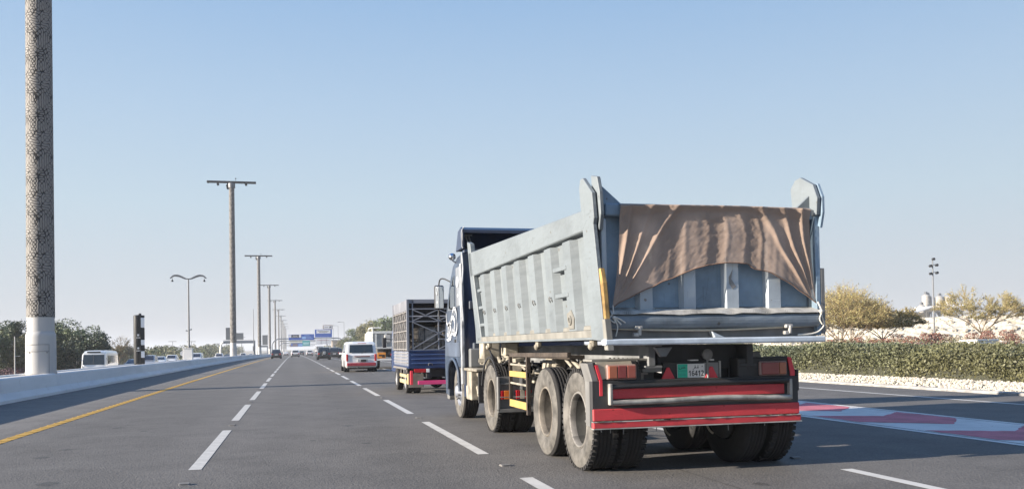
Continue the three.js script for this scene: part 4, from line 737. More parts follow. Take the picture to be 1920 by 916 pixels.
car('white_car', 'white car centred ahead in the second lane under the blue signs', 'car', 0.3, 204, 'suv', 'white', { H: 0.95 });
car('white_car', 'tiny white car far ahead in the left lane', 'car', -2.9, 330, 'sedan', 'white');
car('white_suv', 'white sport utility car in the third lane, left of the white bus', 'car', 4.35, 255, 'suv', 'white', { H: 1.0 });
car('far_car', 'tiny dark car far ahead between the two white cars', 'car', 2.9, 345, 'suv', 'dark');
car('far_car', 'very distant silver car at the vanishing end of the second lane', 'car', 0.8, 390, 'sedan', 'silver');
car('dark_offroader', 'dark off-road car with a pale spare wheel on its tail', 'car', 4.05, 124, 'suv', 'dark', { L: 4.3, spare: true, H: 1.02 });
car('dark_suv', 'dark grey sport utility car right of the one with the spare wheel', 'car', 6.5, 147, 'suv', 'grey', { H: 1.04, W: 1.92 });
car('dark_suv', 'black car partly hidden left of the white van, farthest right of the dark cars', 'car', 8.0, 168, 'suv', 'dark', { H: 1.02, W: 1.9 });
car('white_bus', 'white high-roofed bus ahead behind the dark cars', 'bus', 7.3, 258, 'box', 'white', { H: 1.28, W: 2.2, L: 7 });
car('white_truck', 'small white box truck right of the white bus', 'truck', 7.5, 222, 'box', 'white', { H: 0.95, W: 1.9 });
{ // white van with red bumper
  const S = 53, X = 3.92, t = car('white_van', 'white passenger van with dark red rear bumper and black rear window', 'van', X, S, 'van', 'white', { bumper: mat('bumper_red', [0.3, 0.025, 0.04], 0.45, 0, { clearcoat: 0.4 }), H: 0.985 });
  mb().rbox(0.05, 0.93, 0.03, 0.92, 0.06, 0.05, 0.02).build('handle_strip', mat('strip_maroon', [0.12, 0.01, 0.015], 0.4), t);
  mb().rbox(0.06, 0.7, 0.03, 0.62, 0.16, 0.03, 0.02).build('plate_recess', mat('recess_grey', [0.4, 0.4, 0.4], 0.6), t);
  mb().rbox(0.12, 0.68, 0.05, 0.32, 0.14, 0.02, 0.01).build('dark_plate', M.black, t);
  mb().rbox(-0.2, 0.26, 0.06, 0.1, 0.1, 0.1, 0.02).build('tow_eye', M.darkSteel, t);
  mb().box(0.05, 1.72, -0.12, 0.5, 0.03, 0.03).build('stop_lamp', M.redLens, t);
  mb().tube([[0.0, 1.1, 0.075], [0.1, 1.18, 0.06], [0.25, 1.3, 0.02]], 0.012, 8, 5).build('wiper', M.black, t);
}
// opposite carriageway, facing us
const oc = (name, label, cat, ratio, S0, style, paint, o = {}, S = S0 * 1.22) => car(name, label, cat, at(ratio, S), S, style, paint, { y: opp(S), turn: Math.PI, front: true, ...o });
oc('oncoming_car', 'silver oncoming car with dark windscreen just left of the speed camera column', 'car', -0.1615, 92, 'sedan', 'silver');
oc('oncoming_car', 'dark windowed oncoming car right behind the speed camera column', 'car', -0.1475, 106, 'suv', 'silver');
oc('oncoming_car', 'white oncoming saloon, front one of the pair right of the camera column', 'car', -0.1365, 112, 'sedan', 'white');
oc('oncoming_car', 'white oncoming car, rear one of the pair right of the camera column', 'car', -0.1255, 134, 'suv', 'white', { H: 0.92 });
oc('oncoming_car', 'white oncoming van right of the lamp plinth with dark windscreen', 'van', -0.1005, 132, 'van', 'white', { H: 0.98 });
oc('oncoming_car', 'white oncoming car between the lamp plinth and the second mast', 'car', -0.078, 176, 'suv', 'white');
oc('oncoming_car', 'white oncoming pickup just right of the second mast', 'car', -0.0535, 236, 'suv', 'white', { H: 1.05 });
oc('oncoming_car', 'tiny dark oncoming car beside the second mast base', 'car', -0.07, 200, 'sedan', 'dark');
oc('oncoming_car', 'tiny white oncoming car seen below the smaller sign beam', 'car', -0.0375, 330, 'sedan', 'white');
oc('oncoming_car', 'tiny white oncoming car left of the third mast base', 'car', -0.046, 300, 'sedan', 'white');
{ // white minibus
  const S = 83, X = at(-0.2065, S), t = thing('minibus', 'white oncoming minibus with large dark windscreen left of the speed camera column', 'minibus', [X, OPP + gy(S), -S], Math.PI + 0.02);
  const W = 1.02, L = 6.3, wm = paints.white;
  // local: front at z = -L, tail at z = 0 (turned by pi, so the front faces us); place so that the front is at S
  t.position.z -= L;
  const sect = (w, y0, y1, rt) => [[-w, y0], [-w, 1.3], [-w * 0.95, y1 - 0.25], [-w * 0.82, y1 - 0.06], [-w * 0.5, y1], [w * 0.5, y1], [w * 0.82, y1 - 0.06], [w * 0.95, y1 - 0.25], [w, 1.3], [w, y0]];
  const rings = [[0, sect(W * 0.97, 0.4, 2.5)], [-0.15, sect(W, 0.35, 2.56)], [-L * 0.5, sect(W, 0.32, 2.6)], [-L * 0.86, sect(W, 0.32, 2.58)], [-L * 0.95, sect(W * 0.985, 0.34, 2.45)], [-L * 0.985, sect(W * 0.96, 0.36, 1.55)], [-L, sect(W * 0.9, 0.42, 1.15).map(([x, y]) => [x, Math.min(y, 1.2)])]];
  const pos = []; for (let i = 0; i < rings.length - 1; i++) { const a = rings[i], b = rings[i + 1], n = a[1].length; for (let j = 0; j < n; j++) { const k = (j + 1) % n, P = (r, q) => [r[1][q][0], r[1][q][1], r[0]]; pos.push(...P(a, j), ...P(b, j), ...P(b, k), ...P(a, j), ...P(b, k), ...P(a, k)); } }
  for (const r of [rings[0], rings.at(-1)]) for (let j = 1; j < r[1].length - 1; j++) for (const q of [0, j, j + 1]) pos.push(r[1][q][0], r[1][q][1], r[0]);
  let g = new THREE.BufferGeometry(); g.setAttribute('position', new THREE.Float32BufferAttribute(pos, 3)); g.computeVertexNormals(); mb().geo(g).build('body', wm, t);
  const z1 = -L * 0.988 - 0.02, z2 = -L * 0.953 - 0.03;
  const ws = mb().quad([-0.88, 1.34, -L * 0.992 - 0.02], [0.88, 1.34, -L * 0.992 - 0.02], [0.84, 2.22, -L * 0.958 - 0.02], [-0.84, 2.22, -L * 0.958 - 0.02]).build('windscreen', M.glass, t);
  mb().rbox(0, 1.78, -L * 0.975 - 0.03, 0.03, 0.86, 0.02, 0.005, 0.24).build('centre_bar', M.black, ws);
  mb().rbox(0, 2.44, -L * 0.95 - 0.03, 1.1, 0.14, 0.08, 0.03).build('roof_sign', M.glass, t);
  for (const s of [-1, 1]) { for (let i = 0; i < 5; i++) mb().rbox(s * (W * 0.985), 1.78, -0.75 - i * 1.02, 0.03, 0.72, 0.88, 0.02, 0, 0, s * 0.04).build('side_window', M.glass, t); mb().rbox(s * 0.72, 0.86, -L + 0.0, 0.34, 0.2, 0.1, 0.03).build('headlight', M.clearLens, t); mb().bar([s * 1.0, 1.9, -L * 0.95], [s * 1.22, 1.6, -L - 0.05], 0.02).rbox(s * 1.24, 1.55, -L - 0.05, 0.16, 0.3, 0.1, 0.03).build('mirror', M.black, t); }
  mb().rbox(0, 0.5, -L, 1.95, 0.3, 0.16, 0.05).build('front_bumper', wm, t);
  mb().rbox(0, 0.95, -L - 0.02, 0.95, 0.1, 0.05, 0.02).build('grille', M.darkSteel, t);
  mb().rbox(1.025, 1.05, -L * 0.5, 0.012, 0.14, 5.2, 0.004).rbox(-1.025, 1.05, -L * 0.5, 0.012, 0.14, 5.2, 0.004).build('side_stripe', mat('stripe_beige', [0.4, 0.33, 0.24], 0.5), t);
  for (const s of [-1, 1]) for (const z of [-1.4, -L + 1.1]) wheelSmall(t, s * 0.9, z, 0.38, 0.24);
}
{ // white tipper truck ahead, behind the van
  const S = 60, X = 6.42, t = thing('white_tipper', 'dusty white tipper truck with an orange board, half hidden behind the white van', 'truck', [X, gy(S), -S]);
  const cream = mat('dusty_white', [0.68, 0.67, 0.63], 0.75, 0, { map: T.fine });
  const b = mb().prism([[0, 1.4], [-4.6, 1.4], [-4.7, 2.6], [0, 2.55]], 'x', -1.22, -1.16).prism([[0, 1.4], [-4.6, 1.4], [-4.7, 2.6], [0, 2.55]], 'x', 1.16, 1.22).span([-1.2, 1.4, -4.6], [1.2, 2.6, -4.54]).span([-1.2, 1.36, -4.6], [1.2, 1.42, 0]).build('dump_body', cream, t);
  for (let i = 0; i < 6; i++) mb().rbox(-1.25, 1.98, -0.5 - i * 0.78, 0.09, 1.1, 0.14, 0.01).build('rib', cream, b);
  const gt = mb().rbox(0, 1.95, -0.03, 2.34, 1.1, 0.05, 0.01).build('tailgate', mat('gate_grey', [0.55, 0.54, 0.52], 0.75, 0, { map: T.dirt }), t);
  for (const x of [-1.0, -0.33, 0.33, 1.0]) mb().rbox(x, 1.95, 0.02, 0.16, 1.1, 0.1, 0.01).build('rib', cream, gt);
  mb().rbox(0, 2.48, 0.02, 2.44, 0.16, 0.14, 0.02).rbox(0, 1.42, 0.03, 2.44, 0.12, 0.16, 0.02).build('rail', cream, gt);
  for (const s of [-1, 1]) mb().rbox(s * 1.2, 2.1, 0.0, 0.1, 1.5, 0.16, 0.02).build('post', cream, b);
  mb().tube([[-1.1, 2.5, -4.3], [-1.15, 2.78, -3.9], [-1.0, 2.86, -3.4], [-0.3, 2.86, -3.3]], 0.05, 14, 6).build('cover_arm', cream, b);
  mb().rbox(-0.62, 0.92, 0.05, 0.56, 0.4, 0.04, 0.01).build('warning_board', mat('orange_board', [0.75, 0.28, 0.04], 0.6), t);
  mb().rbox(-0.62, 0.92, 0.075, 0.4, 0.1, 0.01, 0.003).rbox(-0.5, 0.82, 0.075, 0.2, 0.08, 0.01, 0.003).build('board_mark', M.black, t.children.at(-1));
  mb().rbox(0, 0.62, 0.05, 2.2, 0.1, 0.08, 0.02).build('underrun_bar', M.white, t); mb().rbox(0.25, 0.95, 0, 0.8, 0.35, 0.06, 0.02).build('lamp_panel', M.darkSteel, t); for (const x of [0.1, 0.45]) mb().rbox(x, 0.96, 0.04, 0.22, 0.12, 0.03, 0.01).build('tail_lamp', M.redLens, t);
  mb().span([-0.45, 0.8, -6], [0.45, 1.36, -0.3]).build('chassis', M.darkSteel, t);
  for (const z of [-0.85, -2.15, -5.8]) for (const s of [-1, 1]) wheelSmall(t, s * 0.95, z, 0.5, 0.5);
  mb().prism([[-5, 0.9], [-6.9, 0.9], [-6.95, 1.7], [-6.7, 2.5], [-5, 2.55]], 'x', -1.2, 1.2, 0.03).build('cab', cream, t);
  mb().rbox(-0.2, 2.05, 0.09, 0.4, 0.5, 0.08, 0.1).build('load_sheet', mat('sheet_grey', [0.4, 0.39, 0.37], 0.9), gt);
}
{ // light truck with a barred cage
  const S = 26.4, X = 4.32, t = thing('cage_truck', 'blue light truck with a barred cage body full of scrap, pink rear bar', 'truck', [X, gy(S), -S]);
  const W = 0.97, bar = mat('cage_steel', [0.19, 0.2, 0.23], 0.55, 0.3), barPale = mat('cage_side_steel', [0.3, 0.285, 0.275], 0.6, 0.1, { map: T.fine }), blue = mat('truck_blue', [0.01, 0.03, 0.105], 0.4, 0, { clearcoat: 0.5 }), blueGrey = mat('side_blue_grey', [0.22, 0.24, 0.3], 0.5, 0, { map: T.dirt }), yel = mat('guard_yellow', [0.48, 0.4, 0.22], 0.6, 0, { map: T.fine }), pink = mat('bar_pink', [0.6, 0.045, 0.17], 0.45), redp = mat('bar_red', [0.6, 0.03, 0.05], 0.5);
  const L = 3.75, Y0 = 1.31, Y1 = 2.87;
  // flat bed and its drop sides
  mb().span([-W, 0.78, -L], [W, 0.86, 0]).build('bed_floor', blue, t);
  const tail = mb().span([-W + 0.02, 0.84, -0.05], [W - 0.02, 1.3, 0.0], 0.01).build('tailboard', blue, t);
  for (const y of [0.93, 1.06, 1.19]) mb().rbox(0, y, 0.012, 1.74, 0.03, 0.03, 0.01).build('ridge', mat('ridge_blue', [0.05, 0.09, 0.22], 0.4), tail);
  mb().rbox(0, 1.3, 0, 1.92, 0.04, 0.06, 0.01).build('tail_rail', blue, tail); for (const x of [-0.3, 0.45]) mb().tube([[x - 0.06, 0.86, 0.02], [x - 0.05, 0.92, 0.05], [x + 0.05, 0.92, 0.05], [x + 0.06, 0.86, 0.02]], 0.012, 8, 5).build('hinge', M.steel, tail);
  for (const s of [-1, 1]) { const sd = mb().span([s * W, 0.84, -L], [s * (W - 0.05), 1.3, -0.02], 0.01).build('side_board', blueGrey, t); for (const y of [0.95, 1.05, 1.15, 1.24]) mb().rbox(s * (W + 0.012), y, -L / 2, 0.03, 0.028, L - 0.1, 0.01).build('ridge', barPale, sd); for (let i = 0; i < 12; i++) mb().tube([[s * (W + 0.02), 0.8, -0.2 - i * 0.3], [s * (W + 0.05), 0.74, -0.27 - i * 0.3], [s * (W + 0.02), 0.8, -0.36 - i * 0.3]], 0.014, 6, 4).build('rope_hook', barPale, sd); }
  // cage: corner posts, roof sheet band, side and rear lattice
  for (const [x, z] of [[-W, 0], [W, 0], [-W, -L], [W, -L]]) mb().rbox(x, (Y0 + Y1) / 2, z, 0.08, Y1 - Y0, 0.08, 0.01).build('corner_post', bar, t);
  mb().span([-W, Y1 - 0.02, -L], [W, Y1, 0]).build('roof_sheet', mat('roof_grey', [0.2, 0.21, 0.23], 0.6), t);
  for (const s of [-1, 1]) mb().span([s * W - 0.012, Y1 - 0.34, -L], [s * W + 0.012, Y1 - 0.01, 0]).build('top_panel', mat('panel_grey', [0.26, 0.27, 0.31], 0.55, 0, { map: T.dirt }), t);
  mb().span([-W, Y1 - 0.12, -0.02], [W, Y1, 0.02]).build('top_panel', bar, t);
  for (const s of [-1, 1]) {
    for (let i = 0; i <= 7; i++) { const z = -0.08 - i * (L - 0.16) / 7; mb().rbox(s * W, (Y0 + Y1 - 0.34) / 2, z, 0.026, Y1 - Y0 - 0.34, 0.03, 0.006).build('side_bar', barPale, t); }
    for (const y of [1.36, 1.62, 1.92, 2.24, 2.5]) mb().rbox(s * (W + 0.01), y, -L / 2, 0.022, 0.026, L, 0.006).build('side_rail', barPale, t);
    for (let i = 0; i < 12; i++) mb().rbox(s * (W - 0.01), 1.48, -0.1 - i * 0.31, 0.016, 0.32, 0.03, 0.004, 0.18).build('lower_bar', barPale, t);
    for (let i = 0; i < 7; i++) for (const [a, b] of [[1.62, 1.92], [1.92, 2.24], [2.24, 2.5]]) { const z = -0.12 - i * (L - 0.16) / 7; mb().beam([s * (W - 0.01), i % 2 ? a : b, z], [s * (W - 0.01), i % 2 ? b : a, z - 0.46], 0.014, 0.016).build('diagonal_bar', barPale, t); }
  }
  for (const x of [-0.82, -0.03, 0.74]) mb().rbox(x, (Y0 + Y1) / 2, 0, 0.04, Y1 - Y0, 0.04, 0.006).build('rear_bar', bar, t);
  for (const y of [1.34, 2.2, 2.36, 2.58]) mb().rbox(0, y, 0.01, 1.86, 0.035, 0.035, 0.006).build('rear_rail', y === 2.36 ? mat('rail_pale', [0.3, 0.3, 0.33], 0.5) : bar, t);
  for (const [a, b] of [[[-0.82, 2.56], [-0.03, 2.22]], [[-0.82, 2.22], [-0.03, 2.56]], [[-0.03, 2.22], [0.74, 2.56]], [[-0.03, 2.56], [0.74, 2.22]], [[-0.82, 2.18], [-0.03, 1.84]], [[-0.03, 1.84], [0.74, 2.18]], [[-0.82, 1.38], [-0.03, 1.84]], [[-0.03, 1.84], [0.74, 1.5]], [[-0.03, 1.36], [0.74, 1.7]], [[0.1, 1.66], [0.74, 1.36]], [[-0.5, 1.36], [-0.03, 1.62]]]) mb().beam([a[0], a[1], 0.02], [b[0], b[1], 0.02], 0.03, 0.03).build('cross_bar', bar, t);
  mb().span([-W + 0.05, 2.24, -0.9], [W - 0.05, Y1 - 0.05, -0.86]).build('dark_netting', mat('netting', [0.05, 0.053, 0.062], 0.95), t); mb().span([-W + 0.05, 1.3, -L + 0.04], [W - 0.05, Y1 - 0.05, -L]).build('front_panel', mats.netting, t);
  for (const s of [-1, 1]) mb().span([s * (W - 0.05), 1.32, -L + 0.05], [s * (W - 0.045), Y1 - 0.3, -0.05], 0.001).build('side_netting', mat('side_net', [0.06, 0.062, 0.07], 0.95, 0, { transparent: true, opacity: 0.6 }), t);
  mb().rbox(0.36, 1.66, 0.02, 0.78, 0.035, 0.03, 0.006).build('rear_rail', bar, t);
  // running gear
  mb().span([-0.4, 0.48, -5.2], [-0.28, 0.72, 0.0]).span([0.28, 0.48, -5.2], [0.4, 0.72, 0.0]).span([-0.5, 0.5, -0.5], [0.5, 0.75, -0.3]).build('chassis', M.darkSteel, t);
  mb().bar([-0.85, 0.36, -0.75], [0.85, 0.36, -0.75], 0.09).ball(0, 0.36, -0.75, 0.22).build('axle', M.darkSteel, t);
  const bp = mb().rbox(0.12, 0.35, 0.05, 1.62, 0.12, 0.09, 0.01).build('underrun_bar', pink, t); 
  mb().rbox(-0.88, 0.5, 0.04, 0.08, 0.42, 0.06, 0.01).build('red_post', redp, t);
  for (const s of [-1, 1]) { const gd = mb().rbox(s * 0.96, 0.54, -1.3, 0.04, 0.1, 1.7, 0.01).rbox(s * 0.96, 0.36, -1.3, 0.04, 0.12, 1.7, 0.01).rbox(s * 0.96, 0.46, -0.12, 0.04, 0.32, 0.2, 0.01).build('side_guard', yel, t); for (const z of [-0.55, -1.3, -2.05]) mb().rbox(s * 0.94, 0.55, z, 0.03, 0.45, 0.05, 0.005).build('guard_post', barPale, gd); }
  for (const s of [-1, 1]) { const l = mb().rbox(s * 0.62, 0.71, 0.03, 0.36, 0.11, 0.06, 0.01).build('tail_lamp', M.redLens, t); mb().rbox(s * 0.62 - 0.24 * -1, 0.71, 0.03, 0.1, 0.11, 0.06, 0.01).build('clear_lamp', M.clearLens, l); }
  mb().rbox(0.52, 0.57, 0.03, 0.42, 0.14, 0.02, 0.005).build('number_plate', plateMat, t);
  for (const s of [-1, 1]) mb().rbox(s * 0.7, 0.4, -0.28, 0.46, 0.42, 0.015, 0.004).build('mud_flap', mat('flap', [0.3, 0.28, 0.26], 0.9, 0, { map: T.dirt }), t);
  for (const s of [-1, 1]) { for (const [x, z] of [[0.87, -0.78], [0.62, -0.78], [0.86, -3.25]]) { const w = wheelSmall(t, s * x, z, 0.38, 0.21); } for (let i = 0; i < 9; i++) mb().rbox(s * 0.75, 0.05 + i * 0.0, -0.4, 0.02, 0.08, 0.02, 0.004).build('flap_fringe', M.black, t); }
  // cab
  const cab = mb().prism([[-3.95, 0.55], [-5.5, 0.55], [-5.55, 1.15], [-5.2, 2.05], [-3.95, 2.1]], 'x', -0.88, 0.88, 0.04).build('cab', blue, t);
  for (const s of [-1, 1]) mb().rbox(s * 0.9, 1.6, -4.55, 0.03, 0.5, 0.7, 0.02).build('side_window', M.glass, cab);
  mb().bar([-0.9, 1.7, -5.1], [-1.14, 1.75, -5.15], 0.015).rbox(-1.16, 1.6, -5.15, 0.14, 0.36, 0.06, 0.02).build('mirror', M.black, t);
  // the load, each bundle its own thing
  const card = mat('card_brown', [0.36, 0.31, 0.26], 0.95, 0, { map: T.blotch, bumpMap: T.dent, bumpScale: 0.05 }), card2 = mat('card_grey', [0.36, 0.34, 0.32], 0.95, 0, { map: T.blotch, bumpMap: T.dent, bumpScale: 0.05 });
  const bale = (x, y, z, w, h, d, r, m, l) => { const o = thing('scrap_bale', l, 'bale', [X + x, gy(S) + y, -S + z], r); const g = new RoundedBoxGeometry(w, h, d, 3, 0.07), p = g.attributes.position; for (let i = 0; i < p.count; i++) p.setXYZ(i, p.getX(i) + rr(-0.025, 0.025), p.getY(i) + rr(-0.025, 0.025), p.getZ(i) + rr(-0.025, 0.025)); g.computeVertexNormals(); mb().geo(g).build('bundle', m, o); for (const q of [-0.25, 0.25]) mb().rbox(q * w, 0, d / 2 + 0.012, 0.025, h, 0.012, 0.003).build('strap', M.darkSteel, o); return o; };
  bale(-0.36, 1.2, -0.52, 0.8, 0.72, 0.9, 0.05, card, 'brown scrap bundle low on the left inside the cage');
  bale(0.36, 1.28, -0.55, 0.66, 0.8, 0.9, -0.06, card2, 'grey brown scrap bundle on the right inside the cage');
  bale(-0.32, 1.8, -0.5, 0.74, 0.42, 0.8, 0.12, card2, 'smaller grey bundle stacked on the left of the cage load');
  bale(0.38, 1.9, -0.5, 0.7, 0.4, 0.8, 0.1, card, 'brown bundle topping the right of the cage load');
  bale(0.0, 1.3, -1.75, 1.7, 0.9, 0.9, 0.0, card, 'wide brown bundle in the middle row of the cage');
  bale(0.02, 1.35, -2.75, 1.7, 1.0, 0.85, 0.0, card2, 'wide grey bundle in the front row of the cage');
  const rag = new Leaves(); for (let i = 0; i < 500; i++) rag.leaf(X - 0.72 + rr(-0.14, 0.16), gy(S) + 0.9 + rnd() * 0.75, -S - 0.12 - rnd() * 0.2, rr(0.05, 0.14), shade(rnd() < 0.3 ? [0.45, 0.42, 0.38] : [0.16, 0.13, 0.1], 1, 0.3));
  tag(rag.mesh('scrap_bits', leafPlain, scene), 'loose pale scrap pieces in the left corner of the cage', 'scrap', null, 'stuff');
}

// ------------------------------------------------------------------ the tipper trailer truck
const TX = 4.34, TS = 8.4, O = [TX, 0, -TS];                       // thing origin; shapes below are given in road coordinates
const truck = thing('dump_truck', 'large pale grey dump truck with navy cab and red rear bumper', 'dump truck', O);
const B = (m, name, material, parent = truck, label) => m.build(name, material, parent, label, O);
const K = {
  grey: mat('body_grey', [0.19, 0.217, 0.235], 0.6, 0, { map: T.worn, bumpMap: T.dent, bumpScale: 0.022 }),
  greyDusty: mat('body_grey_dusty', [0.27, 0.265, 0.245], 0.85, 0, { map: T.dirt }),
  gateShadeBlue: mat('gate_shade_blue', [0.25, 0.345, 0.44], 0.6, 0, { map: T.wornGate, bumpMap: T.dent, bumpScale: 0.02 }),  // blue of shade and sky reflection put into the gate's grey paint
  gateRib: mat('gate_rib_grey', [0.46, 0.51, 0.55], 0.6, 0, { map: T.worn, bumpMap: T.dent, bumpScale: 0.01 }),
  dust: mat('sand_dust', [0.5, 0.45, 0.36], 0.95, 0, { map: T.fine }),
  navy: mat('cab_navy', [0.012, 0.022, 0.06], 0.4, 0, { clearcoat: 0.5, clearcoatRoughness: 0.2, map: T.fine }),
  navyDusty: mat('cab_navy_dusty', [0.05, 0.075, 0.125], 0.5, 0, { map: T.dirt, clearcoat: 0.3 }),
  chassis: mat('chassis_dark', [0.075, 0.078, 0.084], 0.7, 0.1, { map: T.dirt }),
  chassisGrey: mat('chassis_grey', [0.25, 0.26, 0.27], 0.65, 0.1, { map: T.dirt }),
  cream: mat('cream_paint', [0.4, 0.37, 0.31], 0.8, 0, { map: T.blotch }),
  rust: mat('rusty_bar', [0.07, 0.055, 0.045], 0.9, 0, { map: T.blotch }),
  yellow: mat('yellow_bar', [0.46, 0.315, 0.1], 0.6, 0, { map: T.fine }),
  red: mat('bumper_red_paint', [0.64, 0.05, 0.06], 0.6, 0, { map: T.wornRed, bumpMap: T.dent, bumpScale: 0.008 }),
  redTape: mat('red_tape', [0.6, 0.03, 0.05], 0.4),
  blackPaint: mat('bumper_black', [0.045, 0.044, 0.045], 0.65, 0, { map: T.wornRed }),
  wornSilver: mat('worn_silver', [0.5, 0.49, 0.47], 0.45, 0.15, { map: T.blotch }),
  plateGrey: mat('plate_grey', [0.27, 0.27, 0.27], 0.6, 0.2, { map: T.dirt }),
  tyreSide: mat('tyre_side_dusty', [0.165, 0.158, 0.148], 0.95, 0, { map: T.blotch, bumpMap: T.bump, bumpScale: 0.004 }),
  tread: mat('tyre_tread', [0.022, 0.021, 0.021], 0.92, 0, { map: T.fine, bumpMap: T.bump, bumpScale: 0.004 }),
  rimDusty: mat('rim_dusty', [0.25, 0.225, 0.195], 0.8, 0.1, { map: T.blotch }),
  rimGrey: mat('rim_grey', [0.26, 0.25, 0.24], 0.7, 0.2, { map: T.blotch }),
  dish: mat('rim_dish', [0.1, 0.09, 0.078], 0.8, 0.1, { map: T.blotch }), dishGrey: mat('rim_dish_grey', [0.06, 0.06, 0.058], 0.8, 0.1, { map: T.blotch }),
  amber: mat('lamp_amber_worn', [0.34, 0.1, 0.05], 0.35, 0, { clearcoat: 0.4 }),
  maroon: mat('lamp_maroon', [0.2, 0.03, 0.03], 0.3, 0, { clearcoat: 0.4 }),
};
const wallX = (y) => 3.02 + 0.07 * (2.9 - y);                      // left wall leans out a little towards the top
const lean = (g, side) => { const p = g.attributes.position; for (let i = 0; i < p.count; i++) p.setX(i, p.getX(i) + 0.07 * (2.9 - p.getY(i))); return g; };
const leftSide = (m) => { for (const g of m.list) lean(g); return m; };   // shapes given at x = 3.02 level follow the lean
const RX = 5.64;                                                   // outer face of the right wall

{ // ---- dump body: leaning left wall with rail, ribs and steps
  const m = mb();
  { const q = mb().prism([[-8.6, 1.5], [-14.92, 1.5], [-15.02, 2.9], [-15.02, 3.03], [-8.6, 2.82]], 'x', 3.09, 3.13, 0.003); leftSide(q); m.geo(q.list[0]); }
  m.prism([[-8.6, 1.5], [-14.92, 1.5], [-15.02, 3.03], [-8.6, 2.82]], 'x', RX - 0.09, RX - 0.05, 0.003);
  m.prism([[3.1, 1.5], [RX - 0.06, 1.5], [RX - 0.06, 3.0], [3.04, 3.0]], 'z', -15.0, -14.94, 0.003);
  m.span([3.1, 1.47, -15], [RX - 0.05, 1.53, -8.62], 0.005);
  const body = B(m, 'dump_body', K.grey);
  let q = mb().prism([[-8.78, 2.63], [-15.02, 2.63], [-15.05, 3.05], [-8.78, 2.85]], 'x', 3.0, 3.1, 0.012); B(leftSide(q), 'top_rail', K.grey, body);
  q = mb().span([3.0, 1.49, -14.85], [3.1, 1.575, -8.8], 0.012); B(leftSide(q), 'bottom_rail', K.greyDusty, body);
  B(mb().prism([[-8.78, 2.63], [-15.02, 2.63], [-15.05, 3.05], [-8.78, 2.85]], 'x', RX - 0.06, RX + 0.03, 0.012), 'top_rail', K.grey, body);
  for (let k = 0; k < 7; k++) B(mb().rbox(RX, 2.06, -(9.5 + k * 0.78), 0.1, 1.12, 0.3, 0.01), 'rib', K.grey, body);
  // pressed ribs: flat face, short slanted rear side
  for (let k = 0; k < 7; k++) {
    const s0 = 9.34 + k * 0.765, g = mb().prism([[-(s0 - 0.022), 3.1], [-(s0 + 0.035), 3.003], [-(s0 + 0.31), 3.005], [-(s0 + 0.35), 3.1]].map(([z, x]) => [x, z]), 'y', 1.575, 2.6, 0.006);
    B(leftSide(g), 'rib', K.grey, body);
    // tapered foot pad at the bottom of each bay
    B(leftSide(mb().prism([[-(s0 - 0.35), 1.575], [-(s0 - 0.02), 1.575], [-(s0 - 0.06), 1.63], [-(s0 - 0.31), 1.63]], 'x', 3.06, 3.1, 0.01)), 'foot_pad', K.greyDusty, body);
    if (k) { const y = 1.98, z = -(s0 + 0.15); B(leftSide(mb().tube([[3.02, y - 0.05, z + 0.04], [2.985, y - 0.01, z + 0.04], [2.98, y + 0.03, z], [2.985, y - 0.01, z - 0.04], [3.02, y - 0.06, z - 0.04]], 0.007, 12, 5)), 'rope_hook', K.plateGrey, body); B(leftSide(mb().rbox(3.018, y, z, 0.006, 0.16, 0.14, 0.002)), 'hook_plate', K.grey, body); }
  }
  // front frame with ladder slats
  B(leftSide(mb().prism([[-14.55, 1.5], [-14.95, 1.5], [-15.06, 2.64], [-15.06, 3.25], [-14.86, 3.2], [-14.78, 2.64]], 'x', 3.0, 3.09, 0.012)), 'front_post', K.grey, body);
  for (const y of [1.78, 2.07, 2.36]) { B(leftSide(mb().rbox(3.05, y, -14.42, 0.08, 0.05, 0.34, 0.008)), 'step', K.grey, body); }
  for (const y of [2.0, 2.31]) B(leftSide(mb().rbox(3.045, y, -9.82, 0.1, 0.05, 0.5, 0.008)), 'step', K.grey, body);
  B(leftSide(mb().prism([[-9.62, 1.6], [-9.44, 1.6], [-9.4, 1.72], [-9.5, 1.82], [-9.66, 1.78]], 'x', 2.99, 3.02, 0.006).at(new THREE.TorusGeometry(0.045, 0.014, 8, 16), [2.985, 1.7, -9.54], [0, Math.PI / 2, 0])), 'lashing_eye', K.greyDusty, body);
  for (const s of [9.0, 11.2, 14.2]) B(mb().rbox(3.16, 1.45, -s, 0.06, 0.11, 0.12, 0.015).ball(3.14, 1.4, -s, 0.045), 'latch', K.cream, body);
  // rear left corner post, its ears and the yellow board
  q = mb().prism([[-8.44, 1.45], [-8.84, 1.47], [-8.84, 3.08], [-8.78, 3.17], [-8.7, 3.17], [-8.46, 2.98], [-8.46, 2.72], [-8.5, 2.66]], 'x', 2.985, 3.03, 0.006); B(leftSide(q), 'corner_post', K.grey, body);
  q = mb().prism([[-8.44, 3.14], [-8.6, 3.18], [-8.62, 3.0], [-8.56, 2.68], [-8.5, 2.6], [-8.42, 2.75], [-8.4, 2.98]], 'x', 3.045, 3.09, 0.008); B(leftSide(q), 'hinge_ear', K.grey, body);
  B(mb().span([3.1, 1.5, -8.62], [3.155, 2.72, -8.52], 0.012), 'rear_tube', K.gateRib, body);
  B(leftSide(mb().prism([[-8.4, 1.68], [-8.49, 1.68], [-8.49, 2.2], [-8.44, 2.2], [-8.4, 2.05]], 'x', 3.0, 3.05, 0.006)), 'yellow_board', mat('board_ochre', [0.46, 0.29, 0.1], 0.8, 0, { map: T.blotch }), body);
  B(leftSide(mb().prism([[-8.36, 1.36], [-8.46, 1.36], [-8.46, 1.68], [-8.38, 1.68]], 'x', 2.98, 3.05, 0.006)), 'corner_foot', K.greyDusty, body);
